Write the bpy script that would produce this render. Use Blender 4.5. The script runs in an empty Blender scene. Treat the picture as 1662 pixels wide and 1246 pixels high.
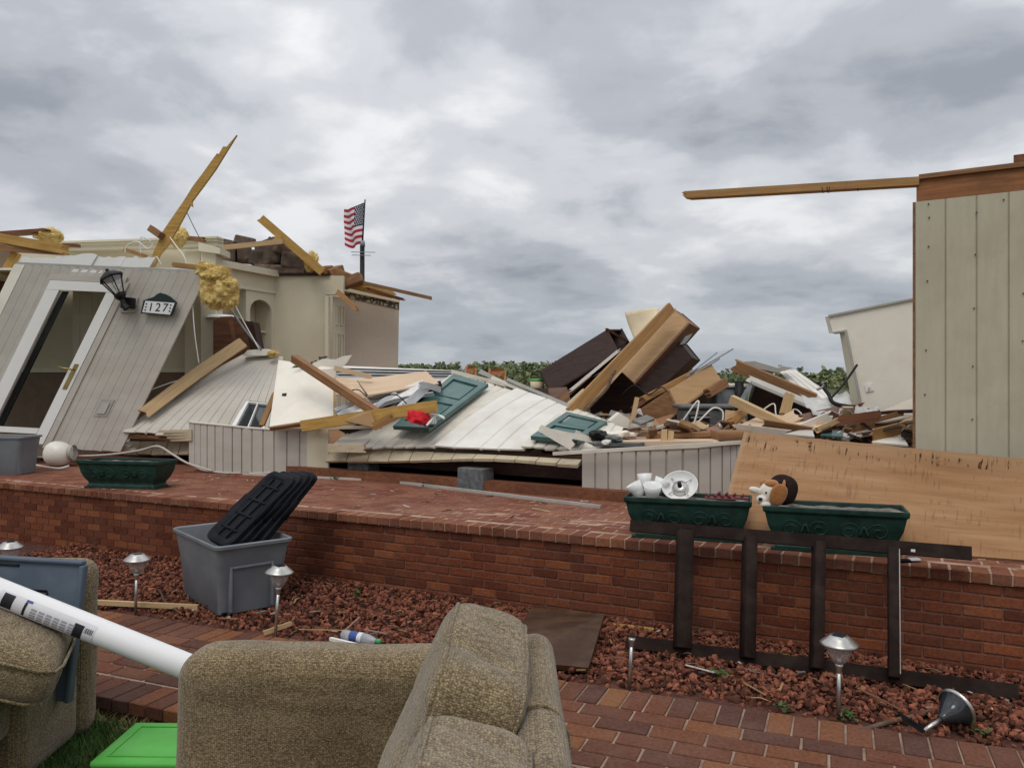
import bpy, bmesh, math, random
from math import sin, cos, pi, radians, sqrt, atan2, exp
from mathutils import Vector, Matrix, noise
random.seed(7)
R = random.random
def U(a, b): return a + (b - a) * random.random()
sc = bpy.context.scene
COL = sc.collection

# ------------------------------------------------------------------ camera
CX, CY, F, CAMH = 831.0, 623.0, 1280.0, 1.70
cd = bpy.data.cameras.new('camera'); cam = bpy.data.objects.new('camera', cd); COL.objects.link(cam)
cd.sensor_width = 36; cd.sensor_fit = 'HORIZONTAL'; cd.lens = F / 1662 * 36
cd.clip_start = 0.05; cd.clip_end = 6000
cam.location = (0, 0, CAMH); cam.rotation_euler = (pi / 2, 0, 0); sc.camera = cam

# ------------------------------------------------------------------ world: overcast sky
SUN_EL, SUN_AZ = radians(58), radians(196)
world = bpy.data.worlds.new('World'); sc.world = world; world.use_nodes = True
nt = world.node_tree; nt.nodes.clear()
def N(t, kind, **kw):
    n = t.nodes.new(kind)
    for k, v in kw.items():
        if k.startswith('i_'): n.inputs[k[2:].replace('_', ' ')].default_value = v
        else: setattr(n, k, v)
    return n
def math_n(t, op, a, b=None, clamp=False):
    n = t.nodes.new('ShaderNodeMath'); n.operation = op; n.use_clamp = clamp
    for i, x in enumerate((a, b)):
        if x is None: continue
        if isinstance(x, (int, float)): n.inputs[i].default_value = x
        else: t.links.new(x, n.inputs[i])
    return n.outputs[0]
def ramp_n(t, fac, stops, interp='LINEAR'):
    n = t.nodes.new('ShaderNodeValToRGB'); cr = n.color_ramp; cr.interpolation = interp
    while len(cr.elements) < len(stops): cr.elements.new(0.5)
    for e, (p, c) in zip(cr.elements, stops):
        e.position = p; e.color = (c[0], c[1], c[2], 1) if len(c) == 3 else c
    t.links.new(fac, n.inputs[0]); return n.outputs[0]
def mix_n(t, fac, a, b, blend='MIX'):
    n = t.nodes.new('ShaderNodeMix'); n.data_type = 'RGBA'; n.blend_type = blend
    for idx, x in ((0, fac), (6, a), (7, b)):
        if isinstance(x, (int, float)): n.inputs[idx].default_value = x
        elif isinstance(x, tuple): n.inputs[idx].default_value = (x[0], x[1], x[2], 1)
        else: t.links.new(x, n.inputs[idx])
    return n.outputs[2]
def build_world():
    t = nt; L = t.links.new
    tc = N(t, 'ShaderNodeTexCoord')
    nrm = N(t, 'ShaderNodeVectorMath', operation='NORMALIZE'); L(tc.outputs['Generated'], nrm.inputs[0])
    sp = N(t, 'ShaderNodeSeparateXYZ'); L(nrm.outputs[0], sp.inputs[0])
    z = math_n(t, 'MAXIMUM', sp.outputs[2], 0.0)
    zz = math_n(t, 'ADD', z, 0.24)
    cb = N(t, 'ShaderNodeCombineXYZ')
    L(math_n(t, 'DIVIDE', sp.outputs[0], zz), cb.inputs[0]); L(math_n(t, 'DIVIDE', sp.outputs[1], zz), cb.inputs[1])
    def cloud(scale, detail, rough, off, dist=0.0, sx=1.0):
        mp = N(t, 'ShaderNodeMapping'); mp.inputs['Location'].default_value = off; mp.inputs['Scale'].default_value = (sx, 1, 1)
        mp.inputs['Rotation'].default_value = (0, 0, 0.35)
        L(cb.outputs[0], mp.inputs[0])
        n = N(t, 'ShaderNodeTexNoise'); n.inputs['Scale'].default_value = scale; n.inputs['Detail'].default_value = detail
        n.inputs['Roughness'].default_value = rough; n.inputs['Distortion'].default_value = dist
        L(mp.outputs[0], n.inputs['Vector']); return n.outputs[0]
    big = cloud(0.95, 4, 0.48, (3.1, 7.4, 0), 0.15)
    fine = cloud(3.0, 10, 0.56, (1.3, 2.2, 0), 0.2)
    v = math_n(t, 'ADD', math_n(t, 'MULTIPLY', big, 0.66), math_n(t, 'MULTIPLY', fine, 0.34))
    colr = ramp_n(t, v, [(0.37, (0.31, 0.33, 0.37)), (0.45, (0.45, 0.47, 0.51)), (0.52, (0.62, 0.635, 0.665)), (0.60, (0.84, 0.845, 0.855))], 'EASE')
    # blue-grey band of rain cloud just above the horizon
    hz = math_n(t, 'SUBTRACT', 1.0, math_n(t, 'MULTIPLY', z, 7.0), True)
    colr = mix_n(t, math_n(t, 'MULTIPLY', hz, 0.6), colr, (0.42, 0.48, 0.55))
    sky = N(t, 'ShaderNodeTexSky'); sky.sky_type = 'NISHITA'; sky.sun_disc = False
    sky.sun_elevation = SUN_EL; sky.sun_rotation = SUN_AZ
    skyd = mix_n(t, 1.0, sky.outputs[0], (0.08, 0.08, 0.08), 'MULTIPLY')
    colr = mix_n(t, 0.08, colr, skyd)
    # overcast skies brighten steadily towards the zenith
    lum = math_n(t, 'ADD', 0.90, math_n(t, 'MULTIPLY', z, 0.75))
    lumc = N(t, 'ShaderNodeCombineXYZ')
    for i in range(3): L(lum, lumc.inputs[i])
    colr = mix_n(t, 1.0, colr, lumc.outputs[0], 'MULTIPLY')
    bg = N(t, 'ShaderNodeBackground'); bg.inputs['Strength'].default_value = 1.0
    L(colr, bg.inputs['Color'])
    out = N(t, 'ShaderNodeOutputWorld'); L(bg.outputs[0], out.inputs[0])
build_world()
sd = bpy.data.lights.new('sun', 'SUN'); sd.energy = 1.25; sd.angle = radians(30); sd.color = (1.0, 0.94, 0.85)
sun = bpy.data.objects.new('sun', sd); COL.objects.link(sun)
dirv = Vector((sin(SUN_AZ) * cos(SUN_EL), cos(SUN_AZ) * cos(SUN_EL), sin(SUN_EL)))
sun.rotation_euler = dirv.to_track_quat('Z', 'Y').to_euler(); sun.location = (0, 0, 30)
vs = sc.view_settings; vs.view_transform = 'Standard'; vs.look = 'None'; vs.gamma = 1; vs.exposure = 0.0
vs.use_curve_mapping = False

# ------------------------------------------------------------------ materials
MATS = {}
def mat(name, c1, c2=None, scale=(6, 6, 6), detail=6, rough=0.7, bump=0.0, bscale=None, dirt=None, dscale=1.5, damt=0.5,
        spec=0.3, metal=0.0, rand=0.0, coord='Object', alpha=1.0, trans=0.0, lo=0.35, hi=0.65, sheen=0.0, isl=False, knots=None):
    if name in MATS: return MATS[name]
    m = bpy.data.materials.new(name); m.use_nodes = True; t = m.node_tree; L = t.links.new
    b = t.nodes['Principled BSDF']
    b.inputs['Roughness'].default_value = rough; b.inputs['Metallic'].default_value = metal
    b.inputs['Specular IOR Level'].default_value = spec; b.inputs['Alpha'].default_value = alpha
    b.inputs['Transmission Weight'].default_value = trans
    if sheen: b.inputs['Sheen Weight'].default_value = sheen
    c2 = c2 or tuple(x * 0.75 for x in c1)
    tc = N(t, 'ShaderNodeTexCoord'); oi = N(t, 'ShaderNodeObjectInfo')
    off = N(t, 'ShaderNodeVectorMath', operation='SCALE'); cb = N(t, 'ShaderNodeCombineXYZ')
    for i in range(3): L(oi.outputs['Random'], cb.inputs[i])
    L(cb.outputs[0], off.inputs[0]); off.inputs['Scale'].default_value = 37.0
    add = N(t, 'ShaderNodeVectorMath', operation='ADD'); L(tc.outputs[coord], add.inputs[0]); L(off.outputs[0], add.inputs[1])
    mp = N(t, 'ShaderNodeMapping'); mp.inputs['Scale'].default_value = scale; L(add.outputs[0], mp.inputs[0])
    no = N(t, 'ShaderNodeTexNoise'); no.inputs['Scale'].default_value = 1; no.inputs['Detail'].default_value = detail; no.inputs['Roughness'].default_value = 0.6
    L(mp.outputs[0], no.inputs['Vector'])
    col = ramp_n(t, no.outputs[0], [(lo, c2), (hi, c1)])
    if dirt:
        n2 = N(t, 'ShaderNodeTexNoise'); n2.inputs['Scale'].default_value = dscale; n2.inputs['Detail'].default_value = 8; n2.inputs['Roughness'].default_value = 0.65
        L(add.outputs[0], n2.inputs['Vector'])
        k = ramp_n(t, n2.outputs[0], [(0.45, (0, 0, 0)), (0.72, (1, 1, 1))])
        col = mix_n(t, math_n(t, 'MULTIPLY', k, damt), col, dirt)
    if rand or isl:
        rv = oi.outputs['Random']
        if isl:
            g = N(t, 'ShaderNodeNewGeometry'); wn = N(t, 'ShaderNodeTexWhiteNoise', noise_dimensions='2D'); c2n = N(t, 'ShaderNodeCombineXYZ')
            L(oi.outputs['Random'], c2n.inputs[0]); L(g.outputs['Random Per Island'], c2n.inputs[1]); L(c2n.outputs[0], wn.inputs['Vector']); rv = wn.outputs['Value']
        hs = N(t, 'ShaderNodeHueSaturation'); L(col, hs.inputs['Color'])
        L(math_n(t, 'ADD', 1 - rand, math_n(t, 'MULTIPLY', rv, 2 * rand)), hs.inputs['Value']); col = hs.outputs[0]
    L(col, b.inputs['Base Color'])
    if bump:
        bn = N(t, 'ShaderNodeBump'); bn.inputs['Strength'].default_value = min(1, bump); bn.inputs['Distance'].default_value = 0.004 * max(1, bump)
        if bscale:
            n3 = N(t, 'ShaderNodeTexNoise'); n3.inputs['Scale'].default_value = bscale; n3.inputs['Detail'].default_value = 6; L(add.outputs[0], n3.inputs['Vector']); L(n3.outputs[0], bn.inputs['Height'])
        else: L(no.outputs[0], bn.inputs['Height'])
        L(bn.outputs[0], b.inputs['Normal'])
    MATS[name] = m; return m
def brick_mat(name, stops, dust, damt, bump=0.6):
    m = bpy.data.materials.new(name); m.use_nodes = True; t = m.node_tree; L = t.links.new; b = t.nodes['Principled BSDF']
    b.inputs['Roughness'].default_value = 0.9; b.inputs['Specular IOR Level'].default_value = 0.1
    oi = N(t, 'ShaderNodeObjectInfo'); g = N(t, 'ShaderNodeNewGeometry'); wn = N(t, 'ShaderNodeTexWhiteNoise', noise_dimensions='2D'); c = N(t, 'ShaderNodeCombineXYZ')
    L(oi.outputs['Random'], c.inputs[0]); L(g.outputs['Random Per Island'], c.inputs[1]); L(c.outputs[0], wn.inputs['Vector'])
    col = ramp_n(t, wn.outputs['Value'], stops)
    n1 = N(t, 'ShaderNodeTexNoise'); n1.inputs['Scale'].default_value = 55; n1.inputs['Detail'].default_value = 6; L(g.outputs['Position'], n1.inputs['Vector'])
    col = mix_n(t, 0.55, col, ramp_n(t, n1.outputs[0], [(0.3, (0.45, 0.42, 0.42)), (0.7, (1.25, 1.25, 1.2))]), 'MULTIPLY')
    n2 = N(t, 'ShaderNodeTexNoise'); n2.inputs['Scale'].default_value = 2.4; n2.inputs['Detail'].default_value = 10; n2.inputs['Roughness'].default_value = 0.72; L(g.outputs['Position'], n2.inputs['Vector'])
    k = ramp_n(t, n2.outputs[0], [(0.42, (0, 0, 0)), (0.75, (1, 1, 1))])
    col = mix_n(t, math_n(t, 'MULTIPLY', k, damt), col, dust)
    L(col, b.inputs['Base Color'])
    bn = N(t, 'ShaderNodeBump'); bn.inputs['Strength'].default_value = bump; bn.inputs['Distance'].default_value = 0.004; L(n1.outputs[0], bn.inputs['Height']); L(bn.outputs[0], b.inputs['Normal'])
    MATS[name] = m; return m
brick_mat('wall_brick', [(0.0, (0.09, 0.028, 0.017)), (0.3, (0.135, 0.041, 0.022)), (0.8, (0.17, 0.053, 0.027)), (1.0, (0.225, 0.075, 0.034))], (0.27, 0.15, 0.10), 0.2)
brick_mat('coping_brick', [(0.0, (0.12, 0.042, 0.026)), (0.5, (0.17, 0.062, 0.035)), (1.0, (0.22, 0.088, 0.047))], (0.36, 0.20, 0.155), 0.30)
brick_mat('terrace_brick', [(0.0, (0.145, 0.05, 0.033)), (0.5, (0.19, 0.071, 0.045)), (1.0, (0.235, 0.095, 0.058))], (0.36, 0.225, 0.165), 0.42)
brick_mat('path_brick', [(0.0, (0.09, 0.045, 0.036)), (0.35, (0.13, 0.055, 0.037)), (0.75, (0.16, 0.066, 0.04)), (0.93, (0.205, 0.088, 0.043)), (1.0, (0.22, 0.1, 0.045))], (0.30, 0.2, 0.165), 0.22)
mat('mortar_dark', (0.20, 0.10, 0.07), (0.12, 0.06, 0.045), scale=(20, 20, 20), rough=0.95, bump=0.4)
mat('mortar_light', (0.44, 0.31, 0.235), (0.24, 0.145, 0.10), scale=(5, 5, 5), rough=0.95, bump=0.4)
mat('mortar_path', (0.36, 0.265, 0.20), (0.20, 0.13, 0.10), scale=(6, 6, 6), rough=0.95, bump=0.4)
mat('rock', (0.215, 0.074, 0.042), (0.095, 0.034, 0.021), scale=(30, 30, 30), rough=0.95, bump=0.8, bscale=220, rand=0.75, isl=True)
mat('soil', (0.10, 0.04, 0.028), (0.05, 0.022, 0.016), scale=(14, 14, 14), rough=1, bump=0.8)
mat('ground', (0.07, 0.095, 0.03), (0.045, 0.06, 0.02), scale=(1.2, 1.2, 1.2), rough=1, dirt=(0.13, 0.09, 0.05), dscale=0.6, damt=0.6)
mat('grass', (0.075, 0.15, 0.028), (0.035, 0.085, 0.016), scale=(5, 5, 5), rough=0.8, isl=True, rand=0.35)
mat('straw', (0.34, 0.25, 0.12), (0.2, 0.12, 0.06), rough=0.9, isl=True, rand=0.3)
mat('leaf', (0.06, 0.12, 0.03), (0.03, 0.07, 0.02), rough=0.7, isl=True, rand=0.3)
mat('tree', (0.21, 0.235, 0.115), (0.12, 0.15, 0.075), scale=(0.03, 0.03, 0.08), rough=0.9, isl=True, rand=0.4)
mat('pine', (0.40, 0.225, 0.085), (0.29, 0.15, 0.055), scale=(3, 45, 45), rough=0.75, bump=0.25, dirt=(0.2, 0.12, 0.06), dscale=3, damt=0.35, rand=0.12)
mat('pine_pale', (0.54, 0.385, 0.215), (0.42, 0.28, 0.14), scale=(3, 45, 45), rough=0.75, bump=0.25, dirt=(0.36, 0.25, 0.14), dscale=3, damt=0.3, rand=0.1)
mat('pine_yellow', (0.52, 0.33, 0.09), (0.38, 0.21, 0.05), scale=(3, 40, 40), rough=0.7, bump=0.25, dirt=(0.22, 0.11, 0.04), dscale=3, damt=0.4, rand=0.1)
mat('wood_brown', (0.30, 0.155, 0.07), (0.18, 0.085, 0.038), scale=(3, 40, 40), rough=0.7, bump=0.25, dirt=(0.1, 0.05, 0.03), dscale=3, damt=0.4, rand=0.15)
mat('wood_red', (0.22, 0.085, 0.04), (0.13, 0.045, 0.022), scale=(2, 30, 30), rough=0.75, bump=0.2, dirt=(0.06, 0.03, 0.02), dscale=2, damt=0.5)
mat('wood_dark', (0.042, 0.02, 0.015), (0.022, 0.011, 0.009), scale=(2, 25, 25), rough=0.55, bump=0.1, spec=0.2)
mat('wood_mid', (0.16, 0.07, 0.035), (0.09, 0.035, 0.018), scale=(2, 25, 25), rough=0.45, bump=0.1, spec=0.4)
mat('chair_wood', (0.42, 0.17, 0.05), (0.28, 0.10, 0.03), scale=(4, 25, 25), rough=0.4, spec=0.5)
mat('tan_board', (0.385, 0.24, 0.115), (0.32, 0.19, 0.088), scale=(2, 30, 30), rough=0.65, bump=0.1, dirt=(0.3, 0.17, 0.08), dscale=2.5, damt=0.3)
mat('pale_ply', (0.62, 0.47, 0.33), (0.52, 0.38, 0.25), scale=(2, 30, 30), rough=0.7, bump=0.1, dirt=(0.42, 0.28, 0.17), dscale=2, damt=0.3)
mat('paint_brown', (0.021, 0.012, 0.0095), (0.012, 0.007, 0.006), spec=0.12, scale=(6, 20, 20), rough=0.75, bump=0.2, dirt=(0.09, 0.065, 0.05), dscale=6, damt=0.25)
mat('siding', (0.50, 0.47, 0.42), (0.45, 0.42, 0.37), scale=(1.5, 1.5, 6), rough=0.5, bump=0.06, dirt=(0.36, 0.31, 0.27), dscale=2.2, damt=0.45)
mat('siding_white', (0.68, 0.645, 0.57), (0.57, 0.535, 0.46), scale=(3, 3, 3), rough=0.5, bump=0.08, dirt=(0.42, 0.36, 0.28), dscale=2.6, damt=0.55)
mat('siding_back', (0.72, 0.70, 0.66), (0.62, 0.60, 0.55), scale=(3, 3, 3), rough=0.6, dirt=(0.5, 0.45, 0.38), dscale=2, damt=0.5)
mat('lap', (0.58, 0.51, 0.38), (0.47, 0.39, 0.26), scale=(7, 7, 7), rough=0.75, bump=0.2, dirt=(0.25, 0.18, 0.10), dscale=7, damt=0.75)
mat('t111', (0.47, 0.435, 0.335), (0.435, 0.40, 0.305), scale=(24, 24, 3), rough=0.8, bump=0.15, dirt=(0.33, 0.285, 0.21), dscale=2.6, damt=0.5)
mat('cream', (0.60, 0.555, 0.42), (0.55, 0.505, 0.38), scale=(2, 2, 2), rough=0.8, dirt=(0.45, 0.39, 0.27), dscale=1.2, damt=0.4)
mat('cream_trim', (0.64, 0.60, 0.47), (0.57, 0.53, 0.41), scale=(3, 3, 3), rough=0.55, dirt=(0.45, 0.4, 0.3), dscale=3, damt=0.3)
mat('drywall', (0.80, 0.765, 0.68), (0.76, 0.72, 0.63), scale=(3, 3, 3), rough=0.85, dirt=(0.55, 0.48, 0.38), dscale=2.5, damt=0.35)
mat('paper', (0.55, 0.48, 0.40), (0.50, 0.435, 0.36), scale=(25, 25, 25), rough=0.9, dirt=(0.43, 0.36, 0.28), dscale=1.3, damt=0.35)
mat('wainscot', (0.17, 0.115, 0.075), (0.13, 0.09, 0.06), scale=(6, 6, 2), rough=0.7)
mat('white_paint', (0.80, 0.80, 0.79), (0.74, 0.74, 0.72), scale=(4, 4, 4), rough=0.4, dirt=(0.55, 0.52, 0.46), dscale=4, damt=0.3)
mat('alu', (0.62, 0.63, 0.64), (0.45, 0.46, 0.48), scale=(2, 14, 14), rough=0.45, metal=0.3, dirt=(0.3, 0.29, 0.27), dscale=4, damt=0.4)
mat('steel', (0.55, 0.54, 0.52), (0.42, 0.41, 0.39), scale=(20, 20, 20), rough=0.32, metal=0.9)
mat('brass', (0.45, 0.33, 0.13), (0.3, 0.21, 0.08), rough=0.4, metal=0.8)
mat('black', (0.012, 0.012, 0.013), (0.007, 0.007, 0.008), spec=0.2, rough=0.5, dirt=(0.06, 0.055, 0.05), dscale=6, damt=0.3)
mat('black_plastic', (0.007, 0.008, 0.012), (0.004, 0.0045, 0.007), scale=(12, 12, 12), rough=0.45, spec=0.08, dirt=(0.03, 0.03, 0.032), dscale=5, damt=0.3)
mat('grey_plastic', (0.165, 0.182, 0.20), (0.14, 0.155, 0.172), scale=(4, 4, 4), rough=0.5, dirt=(0.24, 0.235, 0.23), dscale=4, damt=0.35, bump=0.05)
mat('blue_plastic', (0.085, 0.115, 0.155), (0.07, 0.095, 0.13), scale=(4, 4, 4), rough=0.5, dirt=(0.16, 0.17, 0.18), dscale=4, damt=0.35)
mat('tote_dark', (0.12, 0.13, 0.135), (0.08, 0.085, 0.09), rough=0.55, dirt=(0.22, 0.21, 0.2), dscale=5, damt=0.4)
mat('green_plastic', (0.10, 0.46, 0.075), (0.085, 0.41, 0.06), rough=0.4, dirt=(0.2, 0.5, 0.16), dscale=5, damt=0.4)
mat('planter', (0.010, 0.042, 0.031), (0.005, 0.019, 0.015), scale=(14, 14, 14), rough=0.5, bump=0.35, dirt=(0.04, 0.06, 0.05), dscale=8, damt=0.3, spec=0.25)
mat('planter_soil', (0.22, 0.20, 0.18), (0.08, 0.065, 0.055), scale=(20, 20, 20), rough=1, bump=1.0)
mat('chip', (0.42, 0.38, 0.33), (0.3, 0.26, 0.22), rough=0.95)
mat('shutter', (0.04, 0.115, 0.105), (0.032, 0.09, 0.082), scale=(5, 5, 5), rough=0.32, spec=0.55, dirt=(0.12, 0.17, 0.16), dscale=4, damt=0.45)
mat('insul', (0.70, 0.54, 0.22), (0.50, 0.345, 0.11), scale=(12, 12, 12), rough=1, bump=1.0, bscale=50, lo=0.3, hi=0.6)
mat('block', (0.155, 0.115, 0.09), (0.06, 0.045, 0.038), scale=(7, 7, 7), rough=0.95, bump=0.8, rand=0.35)
mat('cinder', (0.14, 0.15, 0.155), (0.08, 0.085, 0.09), scale=(18, 18, 18), rough=0.95, bump=0.8, dirt=(0.24, 0.25, 0.25), dscale=9, damt=0.4)
mat('globe', (0.80, 0.78, 0.72), (0.74, 0.71, 0.64), scale=(5, 5, 5), rough=0.3, dirt=(0.5, 0.45, 0.36), dscale=7, damt=0.35)
mat('frosted', (0.78, 0.79, 0.77), (0.72, 0.73, 0.71), rough=0.35, spec=0.5)
mat('glass_dark', (0.03, 0.035, 0.04), (0.02, 0.024, 0.028), rough=0.08, spec=0.6)
mat('glass', (0.01, 0.012, 0.012), (0.01, 0.012, 0.012), rough=0.03, alpha=0.10, spec=0.5)
mat('lamp_glass', (0.62, 0.58, 0.56), (0.5, 0.47, 0.45), rough=0.15, alpha=0.42, spec=0.6)
mat('bottle', (0.62, 0.66, 0.72), (0.55, 0.6, 0.66), rough=0.12, alpha=0.45, spec=0.6)
mat('film', (0.72, 0.72, 0.70), (0.6, 0.6, 0.58), rough=0.3, alpha=0.55, bump=0.8, bscale=9)
mat('label_blue', (0.05, 0.09, 0.28), (0.04, 0.07, 0.2), rough=0.4)
mat('label_green', (0.06, 0.35, 0.12), (0.05, 0.3, 0.1), rough=0.4)
mat('flag_red', (0.40, 0.022, 0.05), (0.33, 0.018, 0.042), rough=0.8)
mat('flag_white', (0.80, 0.76, 0.77), (0.72, 0.68, 0.70), rough=0.8)
mat('flag_blue', (0.022, 0.03, 0.09), (0.018, 0.024, 0.07), rough=0.8)
mat('red_cloth', (0.62, 0.018, 0.03), (0.48, 0.012, 0.022), rough=0.85)
mat('red_plastic', (0.16, 0.03, 0.03), (0.1, 0.02, 0.02), rough=0.5)
mat('toy_tan', (0.40, 0.17, 0.05), (0.28, 0.11, 0.03), scale=(60, 60, 60), rough=1, bump=1, bscale=200, sheen=0.4)
mat('toy_white', (0.72, 0.68, 0.60), (0.62, 0.58, 0.5), scale=(60, 60, 60), rough=1, bump=1, bscale=200, sheen=0.4)
mat('toy_dark', (0.035, 0.022, 0.018), (0.02, 0.013, 0.011), scale=(60, 60, 60), rough=1, bump=1, bscale=200, spec=0.05)
mat('tube_white', (0.80, 0.80, 0.81), (0.75, 0.75, 0.76), rough=0.35, scale=(2, 8, 8))
mat('tube_green', (0.48, 0.58, 0.49), (0.42, 0.52, 0.43), rough=0.4)
mat('label_paper', (0.70, 0.70, 0.73), (0.64, 0.64, 0.67), rough=0.5)
mat('ink', (0.02, 0.02, 0.025), (0.015, 0.015, 0.02), rough=0.5)
mat('ink_grey', (0.34, 0.34, 0.37), (0.3, 0.3, 0.33), rough=0.5)
mat('panel_brown', (0.065, 0.028, 0.012), (0.035, 0.016, 0.008), scale=(3, 12, 12), rough=0.45, spec=0.2, dirt=(0.14, 0.09, 0.055), dscale=6, damt=0.35)
mat('branch', (0.16, 0.10, 0.07), (0.09, 0.055, 0.04), scale=(4, 30, 30), rough=0.95, bump=0.6)
mat('vent_grey', (0.4, 0.4, 0.37), (0.33, 0.33, 0.3), rough=0.6)
mat('sign_white', (0.72, 0.73, 0.74), (0.66, 0.67, 0.68), rough=0.4)
mat('sign_green', (0.012, 0.03, 0.03), (0.01, 0.022, 0.022), rough=0.45)
mat('remote', (0.42, 0.43, 0.44), (0.36, 0.37, 0.38), rough=0.4)
mat('curl', (0.72, 0.62, 0.44), (0.62, 0.52, 0.36), rough=0.7, dirt=(0.5, 0.4, 0.26), dscale=4, damt=0.4)
mat('grey_metal', (0.26, 0.29, 0.31), (0.19, 0.21, 0.23), scale=(6, 6, 6), rough=0.5, metal=0.2, dirt=(0.36, 0.35, 0.33), dscale=4, damt=0.5)
def rubble_mat():
    m = bpy.data.materials.new('rubble'); m.use_nodes = True; t = m.node_tree; b = t.nodes['Principled BSDF']; b.inputs['Roughness'].default_value = 0.85
    g = N(t, 'ShaderNodeNewGeometry')
    col = ramp_n(t, g.outputs['Random Per Island'], [(0, (0.05, 0.03, 0.022)), (0.2, (0.16, 0.085, 0.045)), (0.4, (0.32, 0.19, 0.09)), (0.55, (0.45, 0.31, 0.17)), (0.68, (0.2, 0.19, 0.18)), (0.8, (0.5, 0.48, 0.44)), (0.9, (0.3, 0.16, 0.12)), (1, (0.62, 0.6, 0.56))], 'CONSTANT')
    no = N(t, 'ShaderNodeTexNoise'); no.inputs['Scale'].default_value = 25; no.inputs['Detail'].default_value = 6
    col = mix_n(t, 0.6, col, ramp_n(t, no.outputs[0], [(0.3, (0.5, 0.5, 0.5)), (0.7, (1.2, 1.2, 1.2))]), 'MULTIPLY')
    t.links.new(col, b.inputs['Base Color']); MATS['rubble'] = m
rubble_mat()
def fabric_mat():
    m = bpy.data.materials.new('tweed'); m.use_nodes = True; t = m.node_tree; L = t.links.new; b = t.nodes['Principled BSDF']
    b.inputs['Roughness'].default_value = 0.95; b.inputs['Specular IOR Level'].default_value = 0.1; b.inputs['Sheen Weight'].default_value = 0.25
    tc = N(t, 'ShaderNodeTexCoord')
    ns = N(t, 'ShaderNodeTexNoise'); ns.inputs['Scale'].default_value = 26; ns.inputs['Detail'].default_value = 4; L(tc.outputs['Object'], ns.inputs['Vector'])
    mp = N(t, 'ShaderNodeMapping'); mp.inputs['Scale'].default_value = (125, 125, 175); L(tc.outputs['Object'], mp.inputs[0])
    vo = N(t, 'ShaderNodeTexVoronoi'); vo.inputs['Scale'].default_value = 1.0; vo.inputs['Randomness'].default_value = 0.55; L(mp.outputs[0], vo.inputs['Vector'])
    wn = N(t, 'ShaderNodeTexWhiteNoise'); L(vo.outputs['Color'], wn.inputs['Vector'])
    base = ramp_n(t, wn.outputs['Value'], [(0, (0.155, 0.117, 0.066)), (0.5, (0.225, 0.174, 0.10)), (1, (0.31, 0.245, 0.15))])
    edge = ramp_n(t, vo.outputs['Distance'], [(0.25, (1.15, 1.15, 1.15)), (0.75, (0.45, 0.40, 0.34))])
    col = mix_n(t, 1.0, base, edge, 'MULTIPLY')
    col = mix_n(t, 0.2, col, ramp_n(t, ns.outputs[0], [(0.35, (0.7, 0.68, 0.64)), (0.65, (1.2, 1.2, 1.2))]), 'MULTIPLY')
    n5 = N(t, 'ShaderNodeTexNoise'); n5.inputs['Scale'].default_value = 3.2; n5.inputs['Detail'].default_value = 7; L(tc.outputs['Object'], n5.inputs['Vector'])
    col = mix_n(t, 0.55, col, ramp_n(t, n5.outputs[0], [(0.36, (0.66, 0.63, 0.58)), (0.52, (1, 1, 1)), (0.7, (1.12, 1.1, 1.06))]), 'MULTIPLY')
    L(col, b.inputs['Base Color'])
    bn = N(t, 'ShaderNodeBump'); bn.inputs['Strength'].default_value = 0.8; bn.inputs['Distance'].default_value = 0.004; bn.invert = True
    L(vo.outputs['Distance'], bn.inputs['Height']); L(bn.outputs[0], b.inputs['Normal']); MATS['tweed'] = m
fabric_mat()
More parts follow.
